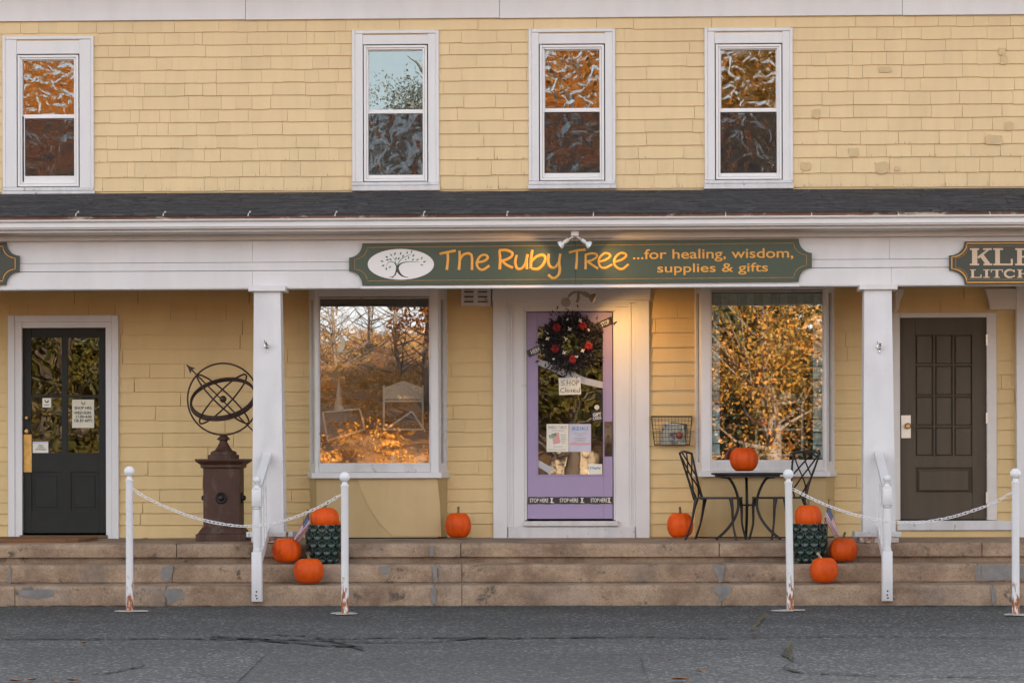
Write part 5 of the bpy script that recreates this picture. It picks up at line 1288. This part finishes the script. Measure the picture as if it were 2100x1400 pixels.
# ------------------------------------------------------------------ chain posts
def make_post():
    o = empty('chain_post', (0,0,0)); q = MB(); r = .0315
    q.lathe([(r,.01),(r,1.10),(r*1.02,1.102),(r*1.12,1.112),(r*1.12,1.122),(r*.72,1.13),(r*.66,1.15)], (0,0,0), 24); q.build('post', M['bollard'], o, origin=(0,0,0))
    q = MB(); q.sphere((0,0,1.188), .0455, 24, 16); q.build('ball_finial', M['bollard'], o, origin=(0,0,0))
    q = MB(); rnd = random.Random(5); pts = []
    for i in range(20): a = 2*PI*i/20; r_ = .125*rnd.uniform(.8,1.25); pts.append((r_*math.cos(a)+.02, r_*math.sin(a)*.8))
    q.hprism(pts, .009, .016); q.build('base_plate', M['cementwhite'], o, origin=(0,0,0)); return o
M['cementwhite'] = mat('pale_cement_base', (.42,.39,.34), .8, .2, 20)
posts = []
spec = [(266,1255,966.5,'leftmost of the four white ball topped chain posts'),(707.5,1260,978,'second white chain post from the left, rusty at its foot'),(1621,1253,972,'third white chain post from the left, in front of the right chair'),(2083,1262,971,'rightmost of the four white ball topped chain posts')]
pp0 = make_post()
for i, (px, pyb, pyt, lab) in enumerate(spec):
    o = pp0 if i == 0 else copy_tree(pp0); gp = G(px, pyb); top = W(px, pyt, gp.y).z
    o.location = (gp.x, gp.y, 0); o.scale = (1,1,top/1.188); o.rotation_euler.z = i*1.7
    if i == 2: o.rotation_euler.y = math.radians(.8)
    if i == 1: o.rotation_euler.y = math.radians(-.5)
    tag(o, lab, 'post', 'white chain posts along the steps'); posts.append((gp, o))
def chain(p0, pts, ya, yb, lab):
    """plastic chain through pixel points; individual links"""
    o = empty('chain', W(pts[len(pts)//2][0], pts[len(pts)//2][1], (ya+yb)/2)); tag(o, lab, 'chain', 'white plastic chains between the posts')
    n = len(pts); P = []
    for i, (a, b) in enumerate(pts): P.append(W(a, b, ya+(yb-ya)*(a-pts[0][0])/(pts[-1][0]-pts[0][0])))
    C, _ = crom(P, 30, False, 1); L_ = [0]
    for a, b in zip(C[:-1], C[1:]): L_.append(L_[-1]+(b-a).length)
    pitch = .038; k = int(L_[-1]/pitch); q = MB(); lk = .030; wd = .0115; r = .0034
    path = [(-lk+wd*.6,-wd*.9),(lk-wd*.6,-wd*.9),(lk,0),(lk-wd*.6,wd*.9),(-lk+wd*.6,wd*.9),(-lk,0)]
    q.tube([(x*.86, 0, z) for x, z in path], r, 5, 2, None, True); me = None
    for i in range(k+1):
        s_ = min(i*pitch, L_[-1]-.001); j = next(t for t in range(len(L_)-1) if L_[t+1] >= s_); t = (s_-L_[j])/(L_[j+1]-L_[j]+1e-9)
        p = C[j].lerp(C[j+1], t); d_ = (C[j+1]-C[j]).normalized()
        if me is None: ob = q.build('link', M['plastic'], o, origin=(0,0,0)); me = ob.data
        else: ob = bpy.data.objects.new('link', me); col.objects.link(ob); ob.parent = o
        rot = d_.to_track_quat('X', 'Z').to_matrix().to_4x4() @ Matrix.Rotation(math.radians(35 if i%2 else -50)+random.uniform(-.2,.2), 4, 'X')
        ob.matrix_local = Matrix.Translation(p-WL[o.name]) @ rot
y0, y1 = posts[0][0].y, posts[1][0].y
chain(0, [(273,1003),(300,1020),(340,1039),(390,1058),(440,1071),(490,1078),(530,1077),(580,1068),(630,1050),(670,1031),(699,1014)], y0, y1, 'sagging white plastic chain between the two left posts')
y0, y1 = posts[2][0].y, posts[3][0].y
chain(0, [(1629,1004),(1665,1022),(1710,1041),(1760,1057),(1810,1067),(1850,1071),(1900,1069),(1950,1060),(2000,1045),(2040,1030),(2076,1009)], y0, y1, 'sagging white plastic chain between the two right posts')

# ------------------------------------------------------------------ pedestal + armillary
yp = -.95; cx = W(459,1100,yp).x; pd = empty('cast_iron_pedestal', (cx, yp, PF)); tag(pd, 'rusty red brown cast iron pedestal with stepped cap beside the left column', 'pedestal')
Z = lambda py: wz(py, yp); Sx = F/(28+yp)
def sq_stack(prof, m, name, tw=1.0):
    q = MB(); vsx = []
    for hw, py in prof:
        z = Z(py); a = hw/Sx; vsx += [(cx-a,yp-a*tw,z),(cx+a,yp-a*tw,z),(cx+a,yp+a*tw,z),(cx-a,yp+a*tw,z)]
    fs = [(3,2,1,0), tuple(len(vsx)-4+i for i in range(4))]
    for i in range(len(prof)-1):
        for k in range(4): k2 = (k+1)%4; fs.append((i*4+k, i*4+k2, i*4+4+k2, i*4+4+k))
    q.add(vsx, fs); return q.build(name, m, pd)
sq_stack([(51,1107),(51,1093),(47,1091),(43,1084),(38,1078)], M['pedestal'], 'pedestal_base')
sq_stack([(37,1078),(37,958)], M['pedestal'], 'shaft')
sq_stack([(39,958),(42,956),(42,951),(50,945),(52,942),(52,939)], M['pedestal'], 'cap_moulding')
q = MB(); q.lathe([(r/Sx, Z(py)) for r, py in ((32,939),(32,931),(27,930),(27,925),(18,921),(12,912),(8,904),(8,901),(14,899),(12,896),(8,892),(3,889),(.01,888))], (cx,yp,0), 24); q.build('finial', M['pedestal'], pd)
for (a, dx, dy) in ((0,0,-1),(1,1,0),(2,-1,0)):
    q = MB(); hw = 37/Sx; prof = [(.055,0),(.055,.008),(.045,.016),(.03,.012),(.024,.02),(.024,.035),(.01,.042),(0.001,.043)]
    if a == 0: q.lathe([(r,-h) for r,h in prof], (cx,yp-hw,Z(1019)), 20, 'Y')
    else: q.lathe([(r,dx*h) for r,h in prof], (cx+dx*hw,yp,Z(1019)), 20, 'X')
    q.build('rosette', M['iron'], pd)
c = W(457.5,818,yp); R_ = 73.5/Sx; arm = empty('armillary_sphere', (c.x, yp, Z(892))); tag(arm, 'rusty iron armillary sphere with an arrow standing on the pedestal', 'armillary sphere')
q = MB(); q.ring(c, R_, .0085, (1,0,0), (0,0,1), 64, 8); q.build('outer_ring', M['rustiron'], arm)
vd = Vector((0,-1,0)); ax = Vector((1,0,-.93)).normalized(); pa = Vector((1,0,1.02)).normalized()
eq = MB(); nrm = (Vector((-.12,0,1))*.80+vd*.62).normalized(); a_ = nrm.cross(vd).normalized()
eq.ring(c, R_*.91, .013, a_, nrm.cross(a_), 64, 8); eq.ring(c+nrm*.018, R_*.90, .011, a_, nrm.cross(a_), 64, 8); eq.ring(c-nrm*.014+Vector((0,0,-.004)), R_*.93, .006, a_, nrm.cross(a_), 64, 8); eq.build('equator_band', M['rustiron'], arm)
q = MB(); n2 = (pa*.99+vd*.12).normalized(); a_ = n2.cross(vd).normalized(); q.ring(c, R_*.97, .0085, a_, n2.cross(a_), 64, 8); q.build('meridian_ring', M['rustiron'], arm)
q = MB(); n2 = (ax*.99+vd*.10).normalized(); a_ = n2.cross(vd).normalized(); q.ring(c, R_*.93, .0085, a_, n2.cross(a_), 64, 8); q.build('meridian_ring', M['rustiron'], arm)
tip = W(383,748,yp); tail = W(524,888,yp); q = MB(); q.tube([tip, tail], .007, 8, 1); dq = (tip-tail).normalized(); sd_ = Vector((dq.z,0,-dq.x))
b_ = tip-dq*.085; q.prism([(v.x,v.z) for v in (tip, tip-dq*.03+sd_*.012, b_+sd_*.038, b_+dq*.02, b_-sd_*.038, tip-dq*.03-sd_*.012)], yp-.004, yp+.004); q.build('arrow', M['rustiron'], arm)
q = MB(); q.sphere(c, .034, 18, 12); q.build('centre_ball', M['rustiron'], arm)

# ------------------------------------------------------------------ window display
def frame_lines(segs, y, r, name, lab, cat, m=None):
    P0 = W(*segs[0][0], y); o = empty(name, P0); tag(o, lab, cat)
    for s_ in segs:
        a, b = W(*s_[0], y), W(*s_[1], y); q = MB()
        d_ = (b-a).normalized(); n_ = Vector((-d_.z,0,d_.x))*r
        q.prism([(a.x-n_.x,a.z-n_.z),(b.x-n_.x,b.z-n_.z),(b.x+n_.x,b.z+n_.z),(a.x+n_.x,a.z+n_.z)], y-.01, y+.01); q.build('bar', m or M['whiteframe'], o)
    return o
yd = -.12
o = frame_lines([((787,790),(787,880)),((867,790),(867,880)),((787,880),(867,880)),((787,822),(867,822))], yd, .009, 'display_house', 'small white house shaped display shelf in the left show window', 'shelf')
sheet_p([(787,818),(787,795),(827,780),(867,795),(867,818)], yd+.006, 'gable', M['whiteframe'], o, .006)
frame_lines([((790,880),(845,843)),((846,845),(872,884))], yd-.05, .008, 'display_easel', 'white sloping easel in front of the house shaped shelf', 'easel')
frame_lines([((662,845),(738,838)),((738,838),(748,880)),((672,903),(748,880)),((662,845),(672,903))], yd-.02, .008, 'empty_frame', 'thin tilted white picture frame in the left show window', 'frame')
q = MB(); p = W(695,840,yd); q.lathe([(.05,0),(.001,.30)], (p.x,yd,p.z), 10); o = q.build('paper_cone', M['whiteframe']); tag(o, 'slim pale cone behind the tilted frame in the left show window', 'cone')
q = MB(); pts = []
for i in range(13): a = math.radians(-70+140*i/12); pts.append((693+15*math.cos(a), 705+18.5*math.sin(a)))
for i in range(13): a = math.radians(70-140*i/12); pts.append((685+13*math.cos(a), 703+17*math.sin(a)))
YMN = YFB+.008
q.pprism(pts, YMN, YMN+.004); q2 = q; o = q.build('moon_ornament', mat('cream_enamel',(.80,.74,.56),.5)); tag(o, 'cream crescent moon ornament hanging in the left show window', 'ornament')
q = MB(); a = W(694,687,YMN); q.tube([a, (a.x,YMN,W(694,672,YMN).z)], .0012, 4, 1); q.build('string', M['ink'], o)
q = MB(); p = W(780,732,yd); q.lathe([(0,-.006),(.10,-.006),(.10,.006),(0,.006)], (p.x,yd,p.z), 24, 'Y'); o = q.build('sun_disc_ornament', mat('terracotta_disc',(.45,.17,.08),.7,.1,20)); tag(o, 'round terracotta disc hanging in the left show window', 'ornament')
def rock(px, py, wpx, hpx, y, lab, m, seed):
    q = MB(); p = W(px, py, y); a = wpx/208/2; b = hpx/208; q.sphere((0,0,0), 1, 12, 8)
    q.v = [(p.x+v[0]*a*(1+.25*noise.noise(Vector(v)*2+Vector((seed,0,0)))), y+v[1]*a*.7, p.z+b/2+v[2]*b/2*(1+.25*noise.noise(Vector(v)*2.4+Vector((0,seed,0))))) for v in q.v]
    o = q.build('mineral', m); tag(o, lab, 'mineral')
rock(805,947,10,14,YFB+.09,'small white crystal at the bottom of the left show window',M['whiteframe'],1)
rock(862,948,26,14,YFB+.09,'broad white crystal in the bottom right corner of the left show window',M['whiteframe'],5)
rock(870,940,14,14,YFB+.13,'grey crystal behind the broad white one in the left show window',M['cement'],8)
# right window: cards stuck round the edge of the glass, shelf and flags
cb = empty('card_border', W(1573,944,YFB+.036)); tag(cb, 'border of small blue green picture cards stuck round the right show window glass', 'cards')
for i in range(13): 
    a = 1461+i*17.3; sheet_p([(a,602),(a+16.4,602),(a+16.4,628),(a,628)], YFB+.034+.001*(i%2), 'picture_card', M['cards_blue'], cb)
for i in range(11):
    b = 640+i*27; sheet_p([(1461,b),(1476,b),(1476,b+25),(1461,b+25)], YFB+.035, 'picture_card', M['cards_blue'], cb); sheet_p([(1667,b+4),(1686,b+4),(1686,b+29),(1667,b+29)], YFB+.035, 'picture_card', M['cards_blue'], cb)
p = W(1675,928,YFB); q = MB(); q.ring((p.x,YFB+.033,p.z), .032, .008, (1,0,0), (0,0,1), 20, 6); q.build('ring_motif', M['leafdark'], cb)
frame_lines([((1590,825),(1590,878)),((1590,825),(1647,825)),((1645,825),(1645,932)),((1550,880),(1645,880)),((1551,880),(1551,932)),((1551,932),(1645,932))], yd-.08, .010, 'display_shelf', 'stepped pale green display shelf in the right show window', 'shelf', mat('pale_green_wood',(.45,.52,.46),.6,.1,20))
rock(1592,930,60,28,yd,'dark basket shape in the lower bay of the display shelf',mat('dark_basket',(.12,.05,.04),.8,.3,40),3)
rock(1624,925,12,16,yd-.03,'small orange ornament at the right end of the display shelf',M['pumpkin'],4)
rock(1568,875,15,15,yd-.05,'small orange gourd standing on the display shelf',M['pumpkin'],6)
rock(1614,824,34,20,yd-.05,'pale heap of stones on top of the display shelf',M['whiteframe'],7)
def wflag(pp, lab, stick):
    flag(*pp, yd-.10, lab, stick)
wflag(((1482,830),(1478,862),(1470,852),(1472,880)), 'small flag standing at the left inside the right show window', ((1486,820),(1476,900)))
wflag(((1530,838),(1532,852),(1542,858),(1550,868)), 'small flag on a slanted stick inside the right show window', ((1541,815),(1524,880)))
for n_ in ('small_flag.002','small_flag.003'):
    if n_ in bpy.data.objects: bpy.data.objects[n_]['group'] = 'small flags inside the right show window'
q = MB(); q.pprism([(1470,905),(1500,898),(1546,905),(1548,940),(1470,940)], yd, yd+.05); o = q.build('display_cloth', M['dark']); tag(o, 'dark cloth heap at the foot of the right show window display', 'cloth')

# ------------------------------------------------------------------ fallen leaves
def leaf(p, s_, rz, lab):
    q = MB(); rnd = random.Random(int(rz*100)); n = 9; pts = []
    for i in range(n*2): a = 2*PI*i/(n*2); r_ = s_*(1 if i%2 == 0 else .55)*rnd.uniform(.7,1.1); pts.append(Vector((r_*math.cos(a+rz), r_*math.sin(a+rz)*.7, .006+.5*abs(math.sin(a))*s_*.35)))
    v = [p+x for x in pts]+[p+Vector((0,0,.004))]; q.add(v, [(i,(i+1)%(2*n),2*n) for i in range(2*n)]); o = q.build('fallen_leaf', M['leaf_dead']); tag(o, lab, 'leaf', 'fallen leaves on the ground'); return o
leaf(G(171,1318,.01), .03, .3, 'lone fallen leaf on the asphalt below the leftmost post')
leaf(G(1369,1354,.01), .04, 1.1, 'fallen leaf on the asphalt, upper of the three right of centre')
leaf(G(1437,1378,.01), .045, 2.1, 'pale curled fallen leaf on the asphalt right of centre')
leaf(G(1395,1394,.01), .07, 2.9, 'reddish fallen leaf at the bottom edge right of centre')
leaf(G(178,1240,.01), .05, 3.3, 'brown fallen leaf against the bottom step near the leftmost post')
leaf(Vector((W(662,1198,-2.4).x,-2.38,Z1)), .06, 4.2, 'dry leaf on the lower step beside the front left pumpkin')
leaf(Vector((W(1722,1192,-2.4).x,-2.42,Z1)), .04, 5.2, 'dry leaf on the lower step right of the light orange pumpkin')
leaf(Vector((W(298,1104,-.3).x,-.3,PF)), .035, 5.9, 'small dry leaf on the porch right of the green door')
for i, (a, b) in enumerate(((30,1397),(62,1395),(112,1397),(150,1396))):
    leaf(G(a,b,.01), .05, 6.2+i, ['fallen leaf in the bottom left corner','second fallen leaf along the bottom left edge','third fallen leaf along the bottom left edge','fourth fallen leaf along the bottom left edge, by the dark patch'][i])

# ------------------------------------------------------------------ across the street (seen mirrored in the glass)
def refl(px, py, d):
    """point at distance d in front of the facade that the camera sees mirrored at this pixel"""
    p = W(px, py, 0); return Vector((p.x+(p.x-CAM.x)*d/28, -d, p.z+(p.z-CAM.z)*d/28))
hl = MB(); nx, ny = 90, 60; vsx = []
for j in range(ny+1):
    for i in range(nx+1):
        x = -150+300*i/nx; y = -62-260*j/ny; t = max(0, (-y-66)/70)
        h = 7.6*(t**1.0 if t < 1 else 1+(t-1)*.15)*(1+.18*math.sin(x*.03+1)) + 1.2*noise.fractal(Vector((x*.05,y*.05,0)), 1, 2, 4)*min(1,t*2)
        vsx.append((x, y, max(h, -.05) if t > 0 else -.05))
hl.add(vsx, [(j*(nx+1)+i, (j+1)*(nx+1)+i, (j+1)*(nx+1)+i+1, j*(nx+1)+i+1) for j in range(ny) for i in range(nx)], True)
hl.build('hillside', M['hill'], kind='structure')
lw = MB(); lw.box(-150,-64,.0,150,-34,.012); lw.build('leafy_verge', M['hill'], kind='structure')
def crown(q, c, R_, n, rnd, leafs, flat=1.0, shell=.55):
    lobes = [(Vector((rnd.gauss(0,.45)*R_, rnd.gauss(0,.45)*R_, rnd.gauss(0,.42)*R_*flat)), R_*rnd.uniform(.25,.5)) for _ in range(26)]
    for i in range(n):
        lc, lr = rnd.choice(lobes); d_ = Vector((rnd.gauss(0,1), rnd.gauss(0,1), rnd.gauss(0,1))).normalized()
        p = c+lc+d_*lr*(shell+(1-shell)*rnd.random()); a = Vector((rnd.gauss(0,1), rnd.gauss(0,1), rnd.gauss(0,1))).normalized(); b = a.cross(d_); b = b.normalized() if b.length > .01 else Vector((1,0,0))
        s_ = leafs*rnd.uniform(.6,1.3); q.add([p-a*s_, p+b*s_*.55, p+a*s_, p-b*s_*.55], [(0,1,2,3)])
def tree(name, c, h, R_, n, ls, m, lab, seed, cz=None, flat=1.0, bare=False, lo=.22):
    rnd = random.Random(seed); o = empty(name, (c.x, c.y, 0)); tag(o, lab, 'tree')
    q = MB(); tr = (.03 if not bare else .011)*h
    q.tube([(c.x,c.y,-.1),(c.x+.1,c.y,h*.3),(c.x-.15,c.y,h*.6),(c.x,c.y,h*.9)], [tr,tr*.75,tr*.5,tr*.15], 8, 3)
    cc = Vector((c.x, c.y, cz if cz else h-R_*.9))
    for i in range(34 if not bare else 70):
        z0 = rnd.uniform(lo,.85)*h; a = rnd.uniform(0,2*PI); L1 = R_*rnd.uniform(.5,1.1)*(.55 if lo > .3 else 1); u = Vector((math.cos(a), math.sin(a), rnd.uniform(.15,.8))); s0 = Vector((c.x,c.y,z0))
        p1 = s0+u*L1*.5+Vector((0,0,rnd.uniform(-.2,.3))); p2 = s0+u*L1+Vector((rnd.gauss(0,.3),0,rnd.uniform(0,.6))); r0 = tr*(.30 if not bare else .30)*(1-z0/h*.6); q.tube([s0,p1,p2], [r0,r0*.6,r0*.15], 5, 2)
        if bare:
            for k in range(7): e = p1.lerp(p2, rnd.random()); q.tube([e, e+Vector((rnd.gauss(0,.5),rnd.gauss(0,.5),rnd.uniform(.1,.8)))], [r0*.25,r0*.08], 4, 1)
    q.build('trunk', M['trunk'], o)
    if n:
        q = MB(); crown(q, cc, R_, n, rnd, ls, flat); q.build('crown', m, o)
    return o
def at_(px, py, d): return refl(px, py, d)
c = at_(1575, 760, 50); tree('dark_backing_tree', c, 8.5, 4.2, 15000, .12, M['leaf_dark'], 'dark green tree added behind the gold one as shade in its gaps', 31, cz=4.0, flat=1.0)  # tree added so gaps in the gold crown mirror as deep shade
c = at_(1575, 760, 42); tree('autumn_tree', c, 7.2, 3.1, 12500, .060, M['leaf_gold'], 'gold and rust autumn tree mirrored in the right show window', 1, cz=3.4, flat=.95)
c = at_(1170, 800, 46); tree('autumn_tree', c, 6.4, 2.3, 6500, .09, M['leaf_green'], 'low brown tree mirrored in the purple door', 2, cz=4.0)
c = at_(130, 800, 44); tree('autumn_tree', c, 8.0, 3.6, 14000, .09, M['leaf_green'], 'olive green tree mirrored in the dark green door', 3, cz=3.7)
c = at_(102, 240, 62); tree('autumn_tree', c, 17, 5.0, 30000, .15, M['leaf_orange'], 'tall orange tree mirrored in the leftmost upper window', 4, cz=11.5)
c = at_(1178, 240, 62); tree('autumn_tree', c, 16, 4.2, 18000, .14, M['leaf_orange'], 'tall rusty tree mirrored in the upper window above the purple door', 5, cz=11.5)
for px_, lab_ in ((102,'dark brown tree behind the tall orange one in the leftmost upper window'),(1178,'dark brown tree behind the rusty one in the window above the purple door'),(1560,'dark brown tree behind the gold one in the rightmost upper window')):
    c = at_(px_, 240, 76); tree('oak_tree', c, 20, 6.0, 14000, .22, M['leaf_brown'], lab_, 40+px_, cz=13.5)
c = at_(1560, 240, 64); tree('autumn_tree', c, 17, 4.6, 24000, .14, M['leaf_gold'], 'tall gold tree mirrored in the rightmost upper window', 6, cz=11.5)
c = at_(880, 700, 92); tree('autumn_tree', c, 9, 1.7, 1500, .10, M['leaf_orange'], 'small leafy tree mirrored at the right of the left show window', 7, cz=8.5)
c = at_(918, 250, 58); tree('grey_tree', c, 16, 3.1, 30000, .05, M['leaf_grey'], 'grey green tree mirrored at the right of the pale upper window', 8, cz=11.0, flat=1.2, lo=.55)
for i, (px, d_) in enumerate(((690,118),(760,126),(820,112),(655,130))):
    c = at_(px, 700, d_); tree('bare_tree', Vector((c.x,c.y,4)), 14, 5, 0, .1, M['leaf_orange'], ['bare grey tree leftmost but one on the ridge mirrored in the left show window','bare tree at the centre of the ridge mirrored in the left show window','bare tree to the right on the ridge mirrored in the left show window','bare tree at the left end of the ridge mirrored in the left show window'][i], 20+i, bare=True)
rnd = random.Random(77); ub_near = MB(); ub_far = MB()
for i in range(2000):
    x = rnd.uniform(-45,45) if i < 420 else rnd.uniform(-24,-3); y = rnd.uniform(-120,-58) if i < 420 else rnd.uniform(-145,-64)
    if -13 < x < 3 and y > -64: continue
    t = max(0, (-y-66)/70); z = 7.6*t*(1+.18*math.sin(x*.03+1)); s_ = rnd.uniform(.5,1.3) if i < 420 else rnd.uniform(.15,.55); cc = Vector((x,y,z+s_*.4))
    ub = ub_near if y+rnd.gauss(0,9) > -96+2.6*(x+9) else ub_far
    for k in range(60):
        d_ = Vector((rnd.gauss(0,1),rnd.gauss(0,1),abs(rnd.gauss(0,.7)))).normalized()*s_*rnd.uniform(.4,1); a = Vector((rnd.gauss(0,1),rnd.gauss(0,1),rnd.gauss(0,1))).normalized()*(.035+s_*.05); b = a.cross(d_).normalized()*(.02+s_*.035); p = cc+d_
        ub.add([p-a,p+b,p+a,p-b], [(0,1,2,3)])
ub_near.build('undergrowth', M['leaf_scrub'], kind='stuff'); ub_far.build('undergrowth', M['leaf_brown'], kind='stuff')
c = at_(1180, 950, 50); q = MB(); q.sphere((0,0,0), 1, 24, 16)
q.v = [(c.x+v[0]*.95*(1+.3*noise.noise(Vector(v)*1.5)), c.y+v[1]*.6, .75+v[2]*.95*(1+.25*noise.noise(Vector(v)*2+Vector((4,0,0))))) for v in q.v]
o = q.build('boulder', mat('pale_boulder',(.62,.50,.36),.9,.25,3,bump=.8,bs=8)); tag(o, 'pale sunlit boulder mirrored low in the purple door glass', 'boulder')
scene.render.resolution_x = 1024; scene.render.resolution_y = 682
